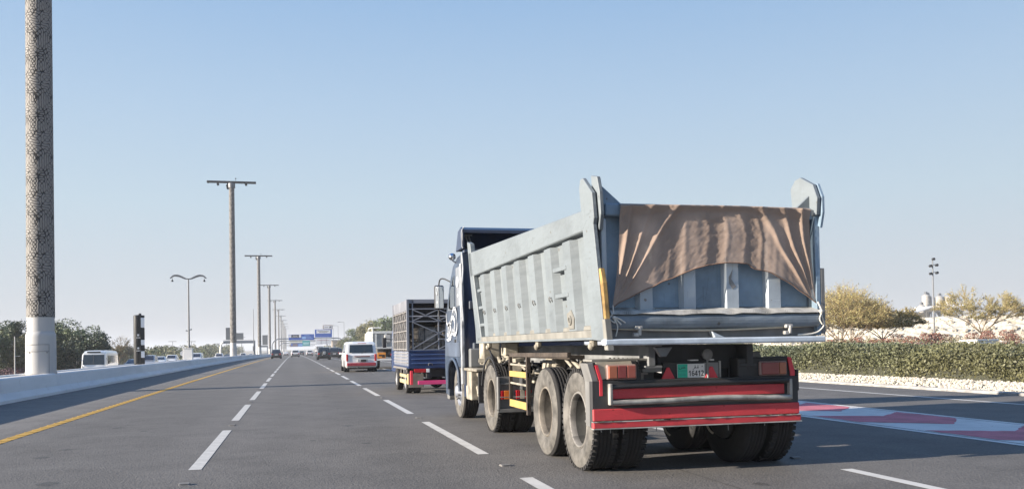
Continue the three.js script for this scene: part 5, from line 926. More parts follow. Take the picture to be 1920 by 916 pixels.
  // right rear post and ear plate
  B(mb().span([RX - 0.06, 1.48, -8.6], [RX + 0.0, 2.88, -8.5], 0.012), 'rear_tube', K.gateShadeBlue, body);
  B(mb().span([RX, 1.5, -8.72], [RX + 0.05, 2.22, -8.5], 0.008), 'corner_post', K.plateGrey, body);
  B(mb().prism([[-8.9, 2.86], [-8.94, 3.16], [-8.84, 3.25], [-8.74, 3.26], [-8.5, 3.14], [-8.42, 2.98], [-8.44, 2.8], [-8.6, 2.78]], 'x', RX - 0.08, RX - 0.03, 0.008), 'hinge_ear', K.grey, body);
  B(mb().prism([[-8.47, 2.66], [-8.42, 2.82], [-8.42, 3.0], [-8.5, 3.15], [-8.58, 3.16], [-8.52, 2.98], [-8.54, 2.7]], 'x', RX - 0.02, RX + 0.02, 0.008), 'hinge_ear', K.gateShadeBlue, body);
}
{ // ---- tailgate: recessed panels, ribs, sandy ledge, rolled lower beam
  const gate = B(mb().span([3.16, 1.72, -8.66], [5.58, 2.86, -8.63], 0.004), 'tailgate', K.gateShadeBlue);
  B(mb().rbox(4.37, 2.82, -8.585, 2.44, 0.13, 0.11, 0.02), 'top_beam', K.gateShadeBlue, gate);
  for (const [a, b] of [[3.53, 3.67], [4.03, 4.165], [4.53, 4.67], [5.03, 5.175]]) B(mb().prism([[a - 0.03, -8.63], [a, -8.555], [b, -8.555], [b + 0.03, -8.63]], 'y', 1.75, 2.78, 0.006), 'gate_rib', K.gateRib, gate);
  for (const [x0, x1, h] of [[3.17, 3.5, 0.07], [3.7, 4.0, 0.08], [4.195, 4.5, 0.07], [4.7, 5.0, 0.09], [5.205, 5.57, 0.08]]) B(mb().prism([[-8.63, 1.72], [-8.63, 1.78 + h * 0.3], [-8.5, 1.75], [-8.46, 1.72]], 'x', x0, x1, 0.006), 'sand_ledge', K.greyDusty, gate);
  { // pale dust lying along the ledge, a thin uneven sheet
    const g = new THREE.PlaneGeometry(2.42, 0.19, 120, 6), p = g.attributes.position; g.rotateX(-Math.PI / 2);
    for (let i = 0; i < p.count; i++) { const u = p.getX(i), z = p.getZ(i), t = (z + 0.095) / 0.19; p.setXYZ(i, u + 4.37, 1.79 - 0.045 * t + 0.018 * n2(u * 7 + 9, t * 3) + (t > 0.9 ? -0.03 : 0), -8.535 + z); }
    g.computeVertexNormals(); B(mb().geo(g), 'dust_sheet', mat('pale_dust', [0.56, 0.55, 0.52], 0.95, 0, { map: T.blotch }), gate);
  }
  { const p = []; for (let i = 0; i <= 8; i++) { const a = -Math.PI / 2 + i / 8 * Math.PI; p.push([-8.5 + 0.055 * Math.cos(a), 1.655 + 0.078 * Math.sin(a)]); } p.push([-8.64, 1.733], [-8.64, 1.577]); B(mb().prism(p, 'x', 3.13, 5.6, 0.006), 'lower_beam', mat('beam_grey', [0.2, 0.24, 0.28], 0.6, 0, { map: T.wornGate, bumpMap: T.dent, bumpScale: 0.02 }), gate); }
  B(mb().tube([[3.14, 1.585, -8.5], [3.6, 1.565, -8.5], [4.4, 1.555, -8.5], [5.1, 1.575, -8.5], [5.58, 1.59, -8.5]], 0.012, 24, 5), 'dusty_seam', K.dust, gate);
  B(mb().span([3.14, 1.46, -8.62], [5.6, 1.58, -8.56], 0.006), 'lower_strip', K.chassisGrey, gate);
  for (const x of [3.46, 5.2]) B(mb().rbox(x, 1.585, -8.45, 0.085, 0.04, 0.05, 0.01).bar([x + 0.01, 1.59, -8.435], [x + 0.005, 1.51, -8.435], 0.02, 10).rbox(x - 0.03, 1.515, -8.45, 0.06, 0.04, 0.05, 0.01), 'latch', K.wornSilver, gate);
  B(mb().prism([[4.3, 1.54], [4.33, 1.475], [4.45, 1.475]], 'z', -8.55, -8.46, 0.006), 'gusset', K.gateRib, gate);
  B(mb().rbox(4.33, 1.44, -8.42, 2.54, 0.066, 0.12, 0.02), 'lower_sill', mat('sill_grey', [0.56, 0.62, 0.68], 0.6, 0, { map: T.fine }));
  for (const [x, s] of [[3.22, 1], [5.52, -1]]) B(mb().prism([[x - 0.11 * s, 2.86], [x + 0.14 * s, 2.87], [x - 0.08 * s, 3.06]], 'z', -8.6, -8.56, 0.006), 'gusset', s > 0 ? K.gateShadeBlue : K.grey, gate);
  B(mb().prism([[3.66, 1.38], [3.86, 1.38], [3.79, 1.28], [3.73, 1.28]], 'z', -8.56, -8.5, 0.008), 'hinge_bracket', K.chassisGrey);
  // scuffs where the paint has gone: thin flakes on the rib
  B(mb().prism([[4.555, 2.12], [4.6, 2.2], [4.585, 2.1], [4.64, 2.02], [4.6, 1.99], [4.56, 2.05]], 'z', -8.556, -8.552, 0), 'paint_scuff', K.plateGrey, gate);
}
// ---- wheels (axis along x)
function bigWheel(name, xo, side, S, R, o = {}) {                   // xo: outer sidewall plane; side -1 = left of the truck
  const w = o.w ?? 0.29, cx = xo - side * w / 2, rimR = o.rim ?? 0.3, z = -S, y = R - 0.012;
  const lugs = [], N = 52;
  const tread = [[R - 0.028, -w / 2 + 0.012], [R - 0.004, -w / 2 + 0.035]];
  for (let i = 0; i < 5; i++) { const a = -w / 2 + 0.04 + i * (w - 0.08) / 5, b = a + (w - 0.08) / 5; tread.push([R, a + 0.006], [R, b - 0.008], [R - 0.016, b - 0.006], [R - 0.016, b + 0.004]); }
  tread.push([R - 0.004, w / 2 - 0.035], [R - 0.028, w / 2 - 0.012]);
  const m = mb().lathe(tread, [cx, y, z], 'x', 52);
  if (o.lugs) for (let i = 0; i < N; i++) { const a = i / N * Math.PI * 2 + (i % 2 ? 0.0 : 0.01); for (const s of [-1, 1]) { const q = new THREE.BoxGeometry(0.055, 0.045, R * 0.075); const mm = new THREE.Matrix4().makeTranslation(s * (w / 2 - 0.03), R - 0.012, 0).premultiply(new THREE.Matrix4().makeRotationX(a)).premultiply(new THREE.Matrix4().makeTranslation(cx, y, z)); m.geo(q, mm); } }
  const tyre = B(m, name, K.tread, truck, o.label);
  const sideProf = (s) => [[rimR, s * (w / 2 - 0.03)], [rimR + 0.02, s * (w / 2 - 0.006)], [rimR + 0.05, s * (w / 2 + 0.002)], [(rimR + R) / 2, s * (w / 2 + 0.012)], [(rimR + R) / 2 + 0.03, s * (w / 2 + 0.012)], [R - 0.08, s * (w / 2 - 0.0)], [R - 0.06, s * (w / 2 + 0.004)], [R - 0.026, s * (w / 2 - 0.012)]];
  B(mb().lathe(sideProf(side), [cx, y, z], 'x', 52), 'sidewall', o.sideMat || K.tyreSide, tyre);
  B(mb().lathe(sideProf(-side), [cx, y, z], 'x', 40), 'inner_sidewall', K.tread, tyre);
  const d = side;
  const prof = o.front
    ? [[rimR, w / 2 - 0.03], [rimR - 0.012, w / 2 - 0.01], [rimR - 0.03, w / 2 - 0.03], [rimR - 0.045, w / 2 - 0.07], [rimR * 0.62, w / 2 - 0.02], [rimR * 0.5, w / 2 + 0.01], [rimR * 0.36, w / 2 + 0.015], [rimR * 0.34, w / 2 + 0.06], [0, w / 2 + 0.07]]
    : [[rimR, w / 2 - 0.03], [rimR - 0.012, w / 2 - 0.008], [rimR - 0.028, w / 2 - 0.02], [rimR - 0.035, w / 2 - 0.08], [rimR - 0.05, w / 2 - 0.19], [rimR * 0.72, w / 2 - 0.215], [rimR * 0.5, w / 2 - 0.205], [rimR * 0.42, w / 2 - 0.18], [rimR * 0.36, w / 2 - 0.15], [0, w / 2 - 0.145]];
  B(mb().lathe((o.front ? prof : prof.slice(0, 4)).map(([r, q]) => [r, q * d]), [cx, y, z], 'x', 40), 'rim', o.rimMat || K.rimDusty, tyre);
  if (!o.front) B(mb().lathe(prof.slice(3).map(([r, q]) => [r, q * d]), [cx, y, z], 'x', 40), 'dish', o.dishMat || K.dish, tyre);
  { const nuts = mb(), rb = rimR * (o.front ? 0.52 : 0.6), off = (o.front ? w / 2 + 0.01 : w / 2 - 0.2) * d; for (let i = 0; i < 10; i++) { const a = i / 10 * Math.PI * 2 + 0.2; nuts.bar([cx + off, y + rb * Math.sin(a), z + rb * Math.cos(a)], [cx + off + 0.035 * d, y + rb * Math.sin(a), z + rb * Math.cos(a)], 0.016, 6); } B(nuts, 'wheel_nuts', K.plateGrey, tyre); }
  if (!o.front) for (let i = 0; i < 6; i++) { const a = i / 6 * Math.PI * 2; B(mb().at(new THREE.CylinderGeometry(0.035, 0.035, 0.012, 12), [cx + (w / 2 - 0.2) * d, y + rimR * 0.8 * Math.sin(a), z + rimR * 0.8 * Math.cos(a)], [0, 0, Math.PI / 2]), 'hand_hole', M.black, tyre); }
  B(mb().tube([[cx + d * (w / 2 - 0.15), y - rimR * 0.8, z + 0.05], [cx + d * (w / 2 - 0.06), y - rimR * 0.86, z + 0.06], [cx + d * (w / 2 - 0.03), y - rimR * 0.78, z + 0.09]], 0.007, 8, 5), 'valve', K.plateGrey, tyre);
  return tyre;
}
const S4 = 9.56, S3 = 10.9, S2 = 14.22, S1 = 17.28, RW = 0.575;
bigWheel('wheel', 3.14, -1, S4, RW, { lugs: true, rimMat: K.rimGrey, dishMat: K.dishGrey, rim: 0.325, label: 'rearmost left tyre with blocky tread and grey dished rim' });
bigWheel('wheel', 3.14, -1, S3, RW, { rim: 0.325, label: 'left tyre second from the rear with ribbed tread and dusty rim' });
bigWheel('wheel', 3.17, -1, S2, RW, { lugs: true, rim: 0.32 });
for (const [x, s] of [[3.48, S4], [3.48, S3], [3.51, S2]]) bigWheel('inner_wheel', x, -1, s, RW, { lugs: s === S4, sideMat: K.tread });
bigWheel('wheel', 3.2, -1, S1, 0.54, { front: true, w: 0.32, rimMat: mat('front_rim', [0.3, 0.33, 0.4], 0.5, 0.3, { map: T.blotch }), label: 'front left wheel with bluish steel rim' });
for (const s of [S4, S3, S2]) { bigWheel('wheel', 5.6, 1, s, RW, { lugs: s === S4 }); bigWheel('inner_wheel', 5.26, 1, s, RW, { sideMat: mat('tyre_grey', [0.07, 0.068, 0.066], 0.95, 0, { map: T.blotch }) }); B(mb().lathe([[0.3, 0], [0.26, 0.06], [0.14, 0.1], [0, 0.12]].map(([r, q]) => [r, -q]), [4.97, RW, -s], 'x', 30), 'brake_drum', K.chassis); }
bigWheel('wheel', 5.56, 1, S1, 0.54, { front: true, w: 0.32 });
for (const s of [S4, S3, S2, S1]) { B(mb().bar([3.4, 0.56, -s], [5.4, 0.56, -s], 0.075, 12), 'axle', K.chassis); }
B(mb().ball(4.37, 0.56, -S2, 0.24), 'differential', K.chassis);
for (const x of [3.85, 4.9]) { const m = mb(); for (let i = 0; i < 7; i++) m.beam([x, 0.72 + i * 0.022, -(9.3 + i * 0.06)], [x, 0.72 + i * 0.022, -(11.2 - i * 0.06)], 0.09, 0.016); B(m, 'leaf_spring', K.chassis); }
for (const x of [4.08, 4.62]) B(mb().tube([[x, 0.62, -9.4], [x + 0.03, 0.48, -9.35], [x + 0.05, 0.4, -9.3], [x + 0.09, 0.37, -9.3]], 0.014, 10, 6), 'brake_hose', K.cream);
{ // ---- trailer frame, guard rack, tractor frame
  B(mb().span([3.74, 1.16, -15.2], [3.82, 1.4, -8.86], 0.008).span([3.7, 1.15, -15.2], [3.9, 1.18, -8.86], 0.005).span([3.7, 1.385, -15.2], [3.9, 1.41, -8.86], 0.005), 'frame_rail', K.chassisGrey);
  B(mb().span([4.92, 1.16, -15.2], [5.0, 1.4, -8.86], 0.008).span([4.84, 1.15, -15.2], [5.04, 1.18, -8.86], 0.005), 'frame_rail', K.chassis);
  B(mb().span([3.94, 1.12, -9.3], [4.94, 1.4, -9.1], 0.01), 'cross_member', K.chassis);
  for (const s of [10.2, 11.9, 13.2]) B(mb().span([3.8, 1.1, -(s + 0.1)], [4.95, 1.35, -s], 0.01), 'cross_member', K.chassis);
  { const m = mb(); for (let i = 0; i < 7; i++) m.ball(3.63 + 0.0, 1.22, -(8.92 + 0.14 * i), 0.032, 0.7, 1.4, 1, 8); B(m, 'bolt_row', M.black); }
  B(mb().span([3.68, 1.11, -8.95], [3.9, 1.15, -8.88], 0.004).span([3.1, 1.235, -9.2], [3.75, 1.26, -8.9], 0.006), 'flange', K.greyDusty);
  B(mb().bar([4.35, 0.95, -9.6], [4.35, 1.35, -13.5], 0.07, 10), 'tipping_ram', K.chassis);
  // side guard: rusty frame with two yellow boards
  const gx = 3.2, rack = B(mb().rbox(gx, 0.9, -12.93, 0.05, 0.78, 0.05, 0.006).rbox(gx, 0.86, -11.9, 0.06, 0.84, 0.06, 0.006).beam([gx, 1.28, -12.95], [gx, 1.3, -10.0], 0.05, 0.06).rbox(gx + 0.1, 1.27, -11.5, 0.2, 0.05, 3.0, 0.01), 'side_guard', K.rust);
  for (const y of [1.0, 0.56]) B(mb().rbox(gx - 0.01, y, -12.4, 0.03, y > 0.8 ? 0.085 : 0.105, 1.06, 0.006), 'yellow_board', K.yellow, rack);
  for (const y of [1.14, 0.86]) B(mb().bar([gx, y, -12.9], [gx, y - 0.01, -11.9], 0.018, 6), 'cross_bar', K.cream, rack);
  B(mb().bar([gx + 0.15, 0.56, -12.5], [gx + 0.05, 0.74, -11.9], 0.022, 8), 'brace', K.cream, rack);
  // dusty odds and ends between the wheels: valves, tanks, hoses
  const bits = mb(); for (let i = 0; i < 34; i++) { const x = rr(3.3, 3.8), y = rr(0.9, 1.22), s = rr(11.2, 15.8); if (rnd() < 0.5) bits.rbox(x, y, -s, rr(0.06, 0.22), rr(0.05, 0.16), rr(0.08, 0.4), 0.012, 0, rr(-0.3, 0.3), rr(-0.2, 0.2)); else bits.bar([x, y, -s], [x + rr(-0.1, 0.2), y + rr(-0.12, 0.12), -s - rr(0.15, 0.6)], rr(0.015, 0.05), 8); }
  B(bits, 'pipework', K.cream);
  for (let i = 0; i < 5; i++) B(mb().tube([[3.35 + i * 0.06, 1.2, -13.6], [3.32 + i * 0.05, 1.08 - i * 0.02, -14.3], [3.4, 1.3, -15.2], [3.5, 1.5, -15.9]], 0.016, 18, 6), 'air_hose', i % 2 ? K.rust : M.black);
  B(mb().bar([3.3, 1.28, -10.3], [3.42, 1.08, -10.1], 0.03, 8).bar([3.25, 1.3, -10.45], [3.3, 1.15, -10.2], 0.02, 8).bar([3.4, 1.28, -10.1], [3.3, 1.12, -9.9], 0.02, 8), 'bracket', K.cream);
  B(mb().span([3.5, 0.72, -18.3], [3.6, 0.98, -13.4], 0.006).span([5.0, 0.72, -18.3], [5.1, 0.98, -13.4], 0.006), 'tractor_frame', K.chassis);
  B(mb().rbox(4.3, 1.05, -14.2, 0.95, 0.1, 1.1, 0.03), 'fifth_wheel', K.chassis);
  B(mb().span([3.62, 1.2, -15.3], [3.75, 1.52, -14.5], 0.02).rbox(3.5, 1.36, -14.2, 0.22, 0.22, 0.3, 0.02), 'kingpin_plate', K.cream);
  B(mb().rbox(3.5, 1.32, -15.7, 0.34, 0.5, 0.34, 0.04).bar([3.38, 1.08, -15.7], [3.38, 1.55, -15.7], 0.03, 8), 'air_filter', K.cream);
  // cream tank box with a pipe, tyre guard
  B(mb().rbox(3.26, 0.72, -16.15, 0.16, 0.6, 0.5, 0.02).rbox(3.42, 0.99, -15.8, 0.6, 0.05, 1.3, 0.02).rbox(3.66, 0.72, -16.2, 0.5, 0.5, 0.3, 0.03), 'tank_box', K.cream);
  B(mb().bar([3.4, 0.55, -16.3], [3.36, 0.53, -15.65], 0.09, 14), 'exhaust_pipe', K.cream); B(mb().bar([3.36, 0.53, -15.66], [3.36, 0.53, -15.645], 0.07, 14), 'exhaust_mouth', M.black);
  { const m = mb(); for (let i = 0; i < 12; i++) { const y = rr(0.6, 0.95), x = rr(3.3, 3.6); m.bar([x, y, -15.9], [x + rr(-0.08, 0.08), y + rr(-0.15, 0.15), -15.6], rr(0.015, 0.04), 8).ball(x, y, -15.7, rr(0.03, 0.06)); } B(m, 'valve_block', K.cream); }
  { const m = mb(); for (const x of [3.16, 3.8]) for (let i = 0; i < 10; i++) { const a = 0.25 + i / 10 * 2.4, b = a + 0.24, R = RW + 0.08; m.beam([x + (x < 3.5 ? 0.0 : 0), RW + R * Math.sin(a) , -S2 - R * Math.cos(a)], [x, RW + R * Math.sin(b), -S2 - R * Math.cos(b)], 0.02, 0.04); } B(m, 'mudguard', M.black); }
  B(mb().span([3.13, 0.42, -15.06], [3.5, 0.95, -15.02], 0.01), 'mudguard_flap', M.black);
  // tractor tail panel with lamps
  const tp = B(mb().span([3.13, 0.36, -13.58], [3.86, 0.42, -13.52], 0.01).span([3.13, 0.38, -13.6], [3.17, 0.93, -13.52], 0.01).span([3.15, 0.4, -13.6], [3.86, 0.93, -13.57], 0.006).span([3.15, 0.8, -13.57], [3.86, 0.83, -13.53], 0.006), 'tail_panel', K.plateGrey);
  for (const [a, b, m] of [[3.18, 3.235, M.redLens], [3.235, 3.36, M.amberLens], [3.43, 3.5, M.redLens], [3.5, 3.58, K.cream], [3.58, 3.7, M.redLens]]) B(mb().span([a, 0.57, -13.57], [b - 0.004, 0.71, -13.52], 0.008), 'tail_lamp', m, tp);
  B(mb().span([3.16, 0.6, -13.5], [3.7, 0.615, -13.49], 0.002), 'lamp_guard', K.wornSilver, tp);
}
{ // ---- cab: side with door and window, dark rear wall, roof deflector
  const x0 = 3.1, x1 = 5.55;
  const cab = B(mb().prism([[-16.32, 1.02], [-16.32, 3.19], [-16.7, 3.17], [-17.2, 3.03], [-17.6, 2.7], [-18.02, 2.18], [-18.27, 1.55], [-18.3, 1.05], [-18.22, 0.42], [-17.98, 0.4], [-17.88, 1.0], [-17.6, 1.16], [-17.0, 1.16], [-16.72, 1.0], [-16.6, 1.0]], 'x', x0, x1, 0.03), 'cab', K.navyDusty);
  B(mb().span([x0 + 0.04, 1.02, -16.34], [x1 - 0.04, 3.2, -16.3], 0.01), 'rear_wall', K.navy, cab);
  B(mb().rbox(3.115, 1.85, -16.34, 0.07, 2.3, 0.1, 0.02), 'corner_trim', mat('trim_pale', [0.42, 0.45, 0.5], 0.6, 0, { map: T.blotch }), cab);
  const door = B(mb().prism([[-16.85, 1.22], [-16.85, 2.96], [-17.12, 2.92], [-17.5, 2.62], [-17.9, 2.12], [-18.12, 1.22]], 'x', x0 - 0.012, x0 + 0.02, 0.01), 'door', K.navyDusty, cab);
  B(mb().prism([[-16.98, 2.14], [-16.98, 2.82], [-17.1, 2.8], [-17.46, 2.52], [-17.76, 2.14]], 'x', x0 - 0.02, x0 + 0.0, 0.008), 'side_window', M.glass, cab);
  B(mb().prism([[-16.42, 2.2], [-16.42, 2.95], [-16.78, 2.95], [-16.78, 2.2]], 'x', x0 - 0.012, x0, 0.01), 'rear_quarter_panel', mat('panel_pale_blue', [0.3, 0.33, 0.38], 0.5, 0, { map: T.dirt }), cab);
  B(mb().span([x0 - 0.03, 1.5, -17.0], [x0 - 0.005, 1.56, -16.88], 0.008), 'handle', M.black, cab);
  B(mb().span([x0 - 0.02, 1.22, -18.1], [x0 - 0.004, 1.5, -16.5], 0.006), 'lower_panel', mat('cab_mid_blue', [0.1, 0.13, 0.19], 0.5, 0, { map: T.dirt }), cab);
  { // white brush-like painted flourish on the door: strokes a few millimetres thick
    const wm = mat('brush_white', [0.48, 0.5, 0.53], 0.6); const m = mb();
    const stroke = (pts, w) => { const c = new THREE.CatmullRomCurve3(pts.map(([s, y]) => new THREE.Vector3(x0 - 0.02, y, -s))), P = c.getPoints(14); const sh = []; const up = [], dn = []; P.forEach((p, i) => { const q = P[Math.min(i + 1, 14)], o = P[Math.max(i - 1, 0)], tx = q.z - o.z, ty = q.y - o.y, l = Math.hypot(tx, ty) || 1, ww = w * Math.sin((i + 0.6) / 15.2 * Math.PI) ** 0.7 / 2; up.push([p.z - ty / l * ww, p.y + tx / l * ww]); dn.push([p.z + ty / l * ww, p.y - tx / l * ww]); }); m.prism([...up, ...dn.reverse()], 'x', x0 - 0.024, x0 - 0.018, 0); };
    for (let i = 0; i < 16; i++) { const cs = rr(16.62, 17.75), cy = rr(1.68, 2.1) - 0.1 * (cs - 17), r = rr(0.07, 0.2), a0 = rr(0, 6.28), sw = rr(1.6, 3.4) * (rnd() < 0.5 ? -1 : 1), pts = []; for (let k = 0; k < 5; k++) { const a = a0 + sw * k / 4, q = r * (1 + 0.5 * k / 4); pts.push([clamp(cs + 1.3 * q * Math.cos(a), 16.45, 18.0), clamp(cy + q * Math.sin(a), 1.55, 2.3)]); } stroke(pts, rr(0.035, 0.07)); }
    B(m, 'painted_flourish', wm, cab);
    const ring = mb().at(new THREE.TorusGeometry(0.09, 0.018, 6, 20), [x0 - 0.018, 2.66, -16.6], [0, Math.PI / 2, 0]).rbox(x0 - 0.018, 2.66, -16.6, 0.006, 0.26, 0.02, 0.002).rbox(x0 - 0.018, 2.4, -16.6, 0.006, 0.05, 0.12, 0.002); B(ring, 'painted_emblem', wm, cab);
  }
  // wheel arch and step
  B(mb().tube([[x0 + 0.02, 0.55, -16.72], [x0, 0.95, -16.76], [x0 - 0.01, 1.12, -17.0], [x0 - 0.01, 1.17, -17.3], [x0 - 0.01, 1.1, -17.62], [x0, 0.9, -17.86], [x0, 0.55, -17.95]], 0.035, 30, 6), 'wheel_arch', K.navyDusty, cab);
  B(mb().span([x0 + 0.02, 0.32, -18.2], [x0 + 0.3, 0.5, -17.98], 0.03), 'step_box', K.plateGrey, cab);
  B(mb().span([x0 + 0.1, 0.45, -16.72], [x0 + 0.14, 1.0, -16.5], 0.01), 'mud_flap', K.navy, cab);
  // mirror on its arms
  const mir = B(mb().rbox(2.93, 2.44, -17.9, 0.2, 0.5, 0.1, 0.04), 'mirror_housing', M.black, cab);
  B(mb().rbox(2.93, 2.44, -17.845, 0.165, 0.45, 0.012, 0.004), 'mirror_glass', mat('mirror', [0.8, 0.82, 0.82], 0.03, 1), cab);
  B(mb().tube([[3.12, 2.74, -17.6], [3.0, 2.82, -17.8], [2.95, 2.8, -17.9], [2.93, 2.4, -17.95], [2.94, 2.02, -17.92], [3.0, 1.94, -17.9], [3.12, 1.93, -17.9]], 0.014, 30, 6), 'mirror_arm', M.black, cab);
  B(mb().ball(3.02, 3.17, -16.8, 0.075, 1, 0.95, 1, 16).bar([3.02, 3.1, -16.8], [3.1, 3.05, -16.8], 0.015), 'round_mirror', M.chrome, cab);
  // roof deflector: a hollow shell open to the rear
  B(mb().prism([[-16.3, 3.64], [-16.45, 3.7], [-16.7, 3.66], [-16.95, 3.3], [-16.9, 3.28], [-16.66, 3.6], [-16.45, 3.64], [-16.3, 3.58]], 'x', 3.15, 5.5, 0.015).prism([[-16.28, 3.28], [-16.28, 3.64], [-16.42, 3.7], [-16.7, 3.66], [-16.95, 3.28]], 'x', 3.12, 3.17, 0.015).prism([[-16.28, 3.28], [-16.28, 3.64], [-16.42, 3.7], [-16.7, 3.66], [-16.95, 3.28]], 'x', 5.47, 5.52, 0.015).span([3.16, 3.28, -16.9], [5.49, 3.62, -16.85], 0.01), 'roof_deflector', K.navy, cab);
  B(mb().tube([[3.12, 3.3, -16.27], [3.12, 3.62, -16.27], [3.16, 3.68, -16.27]], 0.012, 12, 5), 'deflector_edge', mats.trim_pale, cab);
  B(mb().bar([3.32, 3.26, -16.5], [3.26, 3.6, -16.7], 0.018, 8).bar([3.38, 3.26, -16.5], [3.32, 3.6, -16.7], 0.018, 8).rbox(3.3, 3.58, -16.68, 0.2, 0.03, 0.05, 0.01), 'deflector_strut', mats.trim_pale, cab);
  B(mb().rbox(4.3, 3.22, -16.36, 2.3, 0.07, 0.16, 0.02), 'roof_edge', K.navy, cab);
  B(mb().rbox(3.55, 3.14, -16.2, 0.16, 0.14, 0.2, 0.03).tube([[3.4, 3.12, -16.2], [3.5, 3.2, -16.15], [3.8, 3.2, -16.15], [4.0, 3.14, -16.2]], 0.02, 14, 6), 'air_horn', M.black, cab);
  B(mb().rbox(3.3, 2.2, -16.26, 0.14, 0.16, 0.08, 0.02).rbox(3.42, 1.42, -16.24, 0.26, 0.14, 0.12, 0.03), 'rear_lamp_box', mat('box_navy_grey', [0.06, 0.07, 0.09], 0.5), cab);
  B(mb().tube([[3.12, 3.2, -16.3], [3.13, 2.9, -16.26], [3.1, 2.5, -16.25], [3.12, 1.9, -16.26]], 0.018, 20, 6), 'intake_hose', mats.trim_pale, cab);
  B(mb().rbox(3.5, 1.2, -16.15, 0.6, 0.36, 0.16, 0.03), 'rear_step', K.chassisGrey, cab);
}
{ // ---- rear bumper, lamps, number plate
  const BACK = 0.2, O2 = [TX, 0, -TS + BACK], B = (m, name, material, parent = truck, label) => m.build(name, material, parent, label, O2);
  const zf = -8.62;                                                // face of the bumper
  const bum = B(mb().span([3.08, 0.53, -8.74], [5.55, 1.03, -8.65], 0.01), 'rear_bumper', K.blackPaint);
  B(mb().span([3.085, 0.605, -8.66], [5.545, 0.73, -8.625], 0.008), 'red_band', K.red, bum);
  B(mb().span([3.075, 0.525, -8.67], [5.55, 0.59, -8.6], 0.012), 'red_strip', K.red, bum);
  B(mb().span([3.07, 0.588, -8.66], [5.555, 0.598, -8.598], 0.003).span([3.07, 0.515, -8.66], [5.555, 0.527, -8.59], 0.003), 'worn_edge', K.wornSilver, bum);
  B(mb().span([3.3, 0.835, -8.65], [5.36, 0.945, -8.625], 0.006), 'red_panel', K.red, bum);
  { const m = mb().tube([[3.29, 0.965, -8.61], [3.9, 0.972, -8.61], [4.5, 0.984, -8.61], [5.42, 0.985, -8.61]], 0.026, 30, 8); B(m, 'upper_tube', M.darkSteel, bum); }
  { const m = mb().tube([[3.29, 0.795, -8.6], [3.9, 0.8, -8.6], [4.5, 0.815, -8.6], [5.1, 0.8, -8.6], [5.42, 0.795, -8.6]], 0.03, 30, 8); B(m, 'lower_tube', K.wornSilver, bum); }
  for (const x of [3.275, 5.42]) B(mb().span([x - 0.018, 0.77, -8.65], [x + 0.018, 1.0, -8.58], 0.01), 'tube_end', K.wornSilver, bum);
  { const m = mb(); for (let i = 0; i < 26; i++) { const x = rr(3.15, 5.5); m.box(x, 0.598, -8.594, rr(0.02, 0.09), 0.01, 0.006, 0, 0, rr(-0.1, 0.1)); } B(m, 'chipped_paint', K.cream, bum); }
  for (const [x, w] of [[3.16, 0.006], [3.27, 0.005], [3.42, 0.005], [3.8, 0.005], [4.2, 0.005], [4.65, 0.005], [5.1, 0.005]]) { const l = rr(0.03, 0.08); B(mb().bar([x, 0.52, -8.62], [x + rr(-0.01, 0.01), 0.52 - l, -8.62], w, 5), 'hanging_wire', K.plateGrey, bum); }
  // lamp housings with slanted ends
  const hl = B(mb().prism([[3.03, 1.225], [3.6, 1.235], [3.66, 1.1], [3.66, 1.0], [3.1, 0.99], [3.08, 1.04]], 'z', -8.88, -8.68, 0.012), 'lamp_housing', K.blackPaint);
  B(mb().prism([[3.14, 1.228], [3.54, 1.236], [3.58, 1.15], [3.52, 1.13], [3.2, 1.04], [3.12, 1.06]], 'z', -8.685, -8.675, 0.002), 'lit_dust_patch', K.dust, hl);  // pale dust, with the sunlit top of the housing painted in
  B(mb().prism([[3.03, 1.22], [3.1, 1.225], [3.16, 1.03], [3.16, 0.54], [3.09, 0.54], [3.085, 1.02]], 'z', -8.9, -8.66, 0.008), 'side_wing', K.plateGrey, hl);
  B(mb().prism([[3.115, 1.2], [3.15, 1.2], [3.2, 1.03], [3.2, 0.87], [3.165, 0.87], [3.165, 1.03]], 'z', -8.655, -8.645, 0.002), 'red_tape', K.redTape, hl);
  const hr = B(mb().prism([[4.82, 1.24], [5.44, 1.25], [5.54, 1.1], [5.56, 0.98], [4.9, 0.98], [4.82, 1.04]], 'z', -8.88, -8.68, 0.012), 'lamp_housing', K.blackPaint);
  B(mb().prism([[5.43, 1.245], [5.475, 1.24], [5.52, 1.08], [5.51, 0.86], [5.46, 0.86], [5.46, 1.05]], 'z', -8.675, -8.66, 0.003), 'red_tape', K.redTape, hr);
  B(mb().span([5.54, 0.86, -8.9], [5.57, 1.1, -8.66], 0.01), 'side_wing', K.blackPaint, hr);
  B(mb().prism([[5.03, 1.22], [5.02, 1.28], [5.07, 1.31], [5.16, 1.31], [5.2, 1.22]], 'z', -8.86, -8.8, 0.01), 'knob', K.plateGrey, hr);
  const lamp = (x0, x1, parts) => { const l = B(mb().rbox((x0 + x1) / 2, 1.12, -8.665, x1 - x0, 0.165, 0.05, 0.02), 'tail_lamp', mat('lamp_frame', [0.3, 0.2, 0.18], 0.6)); let a = x0 + 0.014; for (const [w, m] of parts) { B(mb().rbox(a + w / 2, 1.12, -8.638, w - 0.006, 0.135, 0.03, 0.01), 'lens', m, l); a += w; } return l; };
  lamp(3.25, 3.595, [[0.105, K.amber], [0.105, K.maroon], [0.107, mat('lamp_brown_red', [0.28, 0.07, 0.05], 0.35, 0, { clearcoat: 0.4 })]]);
  lamp(5.07, 5.41, [[0.22, K.maroon], [0.092, K.amber]]);
  // plate panel
  const pp = B(mb().span([3.94, 1.02, -8.78], [4.63, 1.21, -8.74], 0.008), 'plate_panel', K.blackPaint);
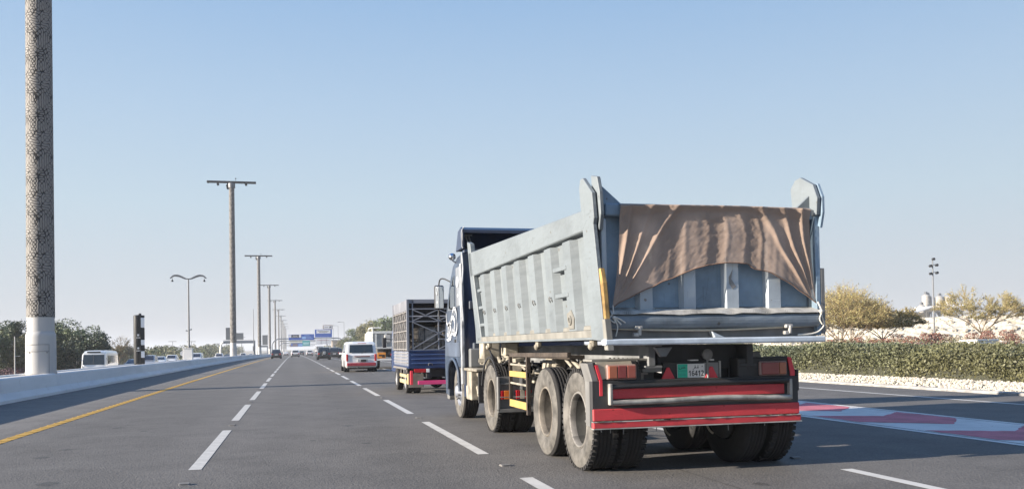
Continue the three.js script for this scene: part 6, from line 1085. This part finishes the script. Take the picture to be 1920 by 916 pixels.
  B(mb().span([4.43, 1.03, -8.74], [4.61, 1.2, -8.735], 0.002), 'grey_plate', K.plateGrey, pp);
  B(mb().span([3.94, 1.015, -8.75], [4.63, 1.025, -8.725], 0.003).span([4.615, 0.98, -8.75], [4.635, 1.215, -8.725], 0.003), 'edge_strip', K.wornSilver, pp);
  for (const x of [4.0, 4.52]) B(mb().prism([[x - 0.085, 1.03], [x + 0.075, 1.03], [x + 0.01, 1.155], [x - 0.02, 1.155]], 'z', -8.735, -8.722, 0.003), 'red_triangle', K.redTape, pp);
  { const cv = document.createElement('canvas'); cv.width = 512; cv.height = 240; const c = cv.getContext('2d');
    c.fillStyle = '#d9d6d2'; c.fillRect(0, 0, 512, 240); c.fillStyle = '#27b595'; c.fillRect(0, 0, 188, 240);
    c.strokeStyle = '#14635a'; c.lineWidth = 5; c.beginPath(); c.moveTo(8, 118); c.lineTo(180, 118); c.stroke();
    c.strokeStyle = '#0f3a37'; c.lineWidth = 9; c.lineCap = 'round'; c.lineJoin = 'round';
    // Arabic word in the green field, drawn by hand
    c.beginPath(); c.moveTo(150, 66); c.lineTo(128, 66); c.lineTo(124, 44); c.moveTo(128, 66); c.lineTo(104, 68); c.lineTo(100, 48); c.moveTo(104, 68); c.quadraticCurveTo(84, 74, 78, 60); c.moveTo(78, 68); c.quadraticCurveTo(66, 96, 34, 88); c.quadraticCurveTo(22, 82, 28, 58); c.stroke();
    c.lineWidth = 4; c.strokeStyle = '#1a7a6d'; for (let i = 0; i < 7; i++) { c.beginPath(); c.moveTo(24 + i * 21, 165); c.lineTo(20 + i * 21, 205); c.stroke(); }
    // the country name in Arabic
    c.strokeStyle = '#1a1a1a'; c.lineWidth = 9; c.beginPath(); c.moveTo(400, 66); c.quadraticCurveTo(384, 44, 376, 62); c.quadraticCurveTo(380, 78, 396, 70); c.moveTo(376, 70); c.lineTo(330, 70); c.quadraticCurveTo(318, 50, 342, 54); c.quadraticCurveTo(352, 62, 338, 70); c.moveTo(334, 52); c.lineTo(334, 24); c.moveTo(324, 70); c.quadraticCurveTo(316, 90, 290, 92); c.stroke();
    c.fillStyle = '#1a1a1a'; for (const [x, y] of [[382, 34], [396, 34]]) { c.beginPath(); c.arc(x, y, 6, 0, 7); c.fill(); } c.beginPath(); c.arc(470, 44, 12, 0, 7); c.fillStyle = '#8a8580'; c.fill();
    c.fillStyle = '#141414'; c.font = 'bold 136px sans-serif'; c.textAlign = 'center'; c.save(); c.translate(352, 214); c.scale(0.8, 1); c.fillText('16412', 0, 0); c.restore();
    const tx = new THREE.CanvasTexture(cv); tx.colorSpace = THREE.SRGBColorSpace; tx.magFilter = THREE.LinearFilter;
    const o = B(mb().span([4.105, 1.035, -8.735], [4.435, 1.19, -8.727], 0.002), 'number_plate', plateMat);
    const face = new THREE.Mesh(new THREE.PlaneGeometry(0.322, 0.149), new THREE.MeshStandardMaterial({ map: tx, roughness: 0.5 })); face.name = 'plate_print'; face.position.set(4.27 - TX, 1.1125, -8.7245 + TS - BACK); o.add(face); }
  B(mb().bar([4.47, 1.0, -8.72], [4.475, 1.26, -8.74], 0.012, 8), 'work_lamp_stem', K.plateGrey, pp);
  B(mb().at(new THREE.CylinderGeometry(0.062, 0.05, 0.07, 20), [4.475, 1.29, -8.76], [Math.PI / 2, 0, 0]).ball(4.475, 1.29, -8.73, 0.055, 1, 1, 0.4), 'work_lamp', K.plateGrey);
  for (const [a, b] of [[4.26, 4.36], [4.5, 4.55]]) B(mb().span([a, 1.222, -8.8], [b, 1.236, -8.72], 0.004), 'plate_light', M.white, pp);
  B(mb().span([3.68, 0.95, -9.0], [3.92, 1.22, -8.94], 0.01), 'support_plate', K.chassisGrey);
  B(mb().span([4.66, 0.92, -9.0], [4.82, 1.2, -8.94], 0.01).bar([4.8, 1.0, -8.85], [4.8, 1.14, -8.85], 0.012, 6), 'support_plate', K.chassis);
  B(mb().prism([[3.62, 1.08], [3.72, 1.2], [3.78, 1.2], [3.78, 1.0], [3.66, 1.0]], 'z', -8.96, -8.9, 0.006).span([3.6, 1.08, -8.9], [3.79, 1.1, -8.8], 0.004), 'bracket', K.wornSilver);
  B(mb().prism([[4.72, 1.38], [4.9, 1.38], [4.94, 1.12], [4.8, 1.1]], 'z', -10.2, -9.9, 0.01), 'dusty_bracket', K.cream);
  B(mb().span([3.6, 0.6, -9.0], [5.0, 0.95, -8.9], 0.01), 'bumper_frame', K.chassis);
}
{ // ---- brown net sheet hung over the tailgate, tied at its lower corners
  const t = thing('net_sheet', 'torn brown net sheet draped over the tailgate, tied at both lower corners', 'sheet', [4.37, 2.9, -8.5]);
  const nu = 220, nv = 70, pos = [], uv = [], idx = [], col = [];
  const arch = (u) => { const c = [[0, 1.8], [0.06, 1.885], [0.14, 1.97], [0.22, 2.05], [0.3, 2.12], [0.38, 2.2], [0.46, 2.245], [0.53, 2.27], [0.6, 2.275], [0.65, 2.262], [0.675, 2.215], [0.72, 2.195], [0.77, 2.16], [0.82, 2.1], [0.88, 2.03], [0.94, 1.93], [1, 1.83]]; let i = 0; while (i < c.length - 2 && u > c[i + 1][0]) i++; const k = clamp((u - c[i][0]) / (c[i + 1][0] - c[i][0]), 0, 1); return lerp(c[i][1], c[i + 1][1], k) + 0.003 * Math.sin(u * 60) + 0.008 * (n2(u * 30, 4) - 0.5); };
  const ribsX = [3.6, 4.1, 4.6, 5.1];
  for (let j = 0; j <= nv; j++) for (let i = 0; i <= nu; i++) {
    const u = i / nu, v = j / nv;
    const yb = arch(u), y = lerp(2.905, yb, v);
    // the cloth is gathered towards the two tied corners
    const xl = lerp(3.3, 3.2, v) - 0.0 + 0.03 * Math.sin(v * 3.1), xr = lerp(5.52, 5.59, v) - 0.02 * Math.sin(v * 3.1);
    let x = lerp(xl, xr, u);
    let f = 0;                                                      // fold depth: pleats fan out from each corner, soft drapes between
    const fan = (cx, cy, s) => { const a = Math.atan2(x - cx, y - cy + 0.05) * s, r = Math.hypot(x - cx, y - cy); const w = smooth(1.25, 0.9, Math.abs(a) > 0 ? a / 0.62 : 0); return w * (0.5 + 0.5 * Math.sin(a * 34 + n2(r * 3, s + 4) * 2.0)) ** 3 * 0.05 * smooth(0.03, 0.5, r); };
    if (u < 0.45) f += fan(3.2, 1.8, 1); if (u > 0.55) f += fan(5.59, 1.83, -1);
    const mid = smooth(0.16, 0.4, u) * smooth(0.95, 0.7, u);
    f += mid * (0.012 * (0.5 + 0.5 * Math.sin(u * 70 + 3.4 * n2(u * 6, v * 2))) ** 4 + 0.014 * (n2(u * 16 + 5, v * 1.2 + 9) - 0.4) * (0.3 + v) + 0.007 * (n2(u * 50, v * 14) - 0.5));
    f += 0.006 * (n2(u * 34 + 50, v * 22) - 0.5) + 0.004 * (n2(u * 90 + 50, v * 50) - 0.5) * smooth(0.0, 0.1, v) + 0.01 * smooth(0.22, 0, v) * (n2(u * 70, v * 20) - 0.5);
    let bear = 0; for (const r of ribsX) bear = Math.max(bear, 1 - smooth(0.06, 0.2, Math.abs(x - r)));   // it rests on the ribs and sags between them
    let z = -8.512 + 0.01 * bear + 0.62 * f * (1 - 0.5 * bear) + 0.045 * smooth(0.16, 0.02, v);
    if (v < 0.03) { z = lerp(-8.62, -8.5, v / 0.03); }
    z = Math.max(z, -8.52);  if (v < 0.03) z = lerp(-8.64, -8.5, v / 0.03);
    pos.push(x - 4.37, y - 2.9, z + 8.5); uv.push(x, y);
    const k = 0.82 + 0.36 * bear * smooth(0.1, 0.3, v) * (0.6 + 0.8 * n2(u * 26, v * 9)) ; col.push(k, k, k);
  }
  for (let j = 0; j < nv; j++) for (let i = 0; i < nu; i++) { const a = j * (nu + 1) + i; idx.push(a, a + nu + 1, a + 1, a + 1, a + nu + 1, a + nu + 2); }
  const g = new THREE.BufferGeometry(); g.setAttribute('position', new THREE.Float32BufferAttribute(pos, 3)); g.setAttribute('uv', new THREE.Float32BufferAttribute(uv, 2)); g.setAttribute('color', new THREE.Float32BufferAttribute(col, 3)); g.setIndex(idx); g.computeVertexNormals();
  const net = texOf(256, (i, j) => { const w = (i % 8 < 2 || j % 8 < 2) ? 0 : 1, k = 0.86 + 0.2 * F1[j * 256 + i] - 0.1 * w; return [k, k * 0.98, k * 0.96]; }, 0.35);
  const clothMat = mat('net_cloth', [0.46, 0.345, 0.275], 0.95, 0, { map: net, vertexColors: true, transparent: true, opacity: 0.8 });
  const o = new THREE.Mesh(g, clothMat); o.name = 'cloth'; o.castShadow = o.receiveShadow = true; t.add(o);
  const hem = mb(); { const pts = []; for (let i = 0; i <= nu; i += 2) { const q = (nv * (nu + 1) + i) * 3; pts.push([pos[q], pos[q + 1], pos[q + 2] + 0.003]); } hem.tube(pts, 0.006, 160, 5); }
  hem.build('hem', mat('hem_brown', [0.2, 0.12, 0.08], 0.9), t);
  const rope = mat('rope_pale', [0.55, 0.52, 0.46], 0.9);
  const L = (p) => [p[0] - 4.37, p[1] - 2.9, p[2] + 8.5];
  mb().tube([[3.2, 1.82, -8.49], [3.19, 1.74, -8.46], [3.14, 1.68, -8.44], [3.2, 1.64, -8.42], [3.18, 1.7, -8.43], [3.26, 1.62, -8.42]].map(L), 0.009, 30, 6).tube([[3.19, 1.7, -8.43], [3.24, 1.68, -8.42], [3.31, 1.64, -8.43]].map(L), 0.008, 12, 6).tube([[3.19, 1.69, -8.43], [3.22, 1.6, -8.42], [3.2, 1.5, -8.42]].map(L), 0.007, 14, 6).ball(...L([3.19, 1.69, -8.43]), 0.022).build('tie_rope', rope, t);
  mb().tube([[5.59, 1.85, -8.49], [5.61, 1.76, -8.46], [5.6, 1.7, -8.44], [5.63, 1.6, -8.44], [5.57, 1.53, -8.44], [5.48, 1.5, -8.44], [5.3, 1.49, -8.44]].map(L), 0.009, 34, 6).ball(...L([5.6, 1.74, -8.45]), 0.026).tube([[5.6, 1.72, -8.44], [5.57, 1.66, -8.43], [5.6, 1.6, -8.43]].map(L), 0.008, 12, 6).build('tie_rope', rope, t);
}
renderer.render(scene, camera);
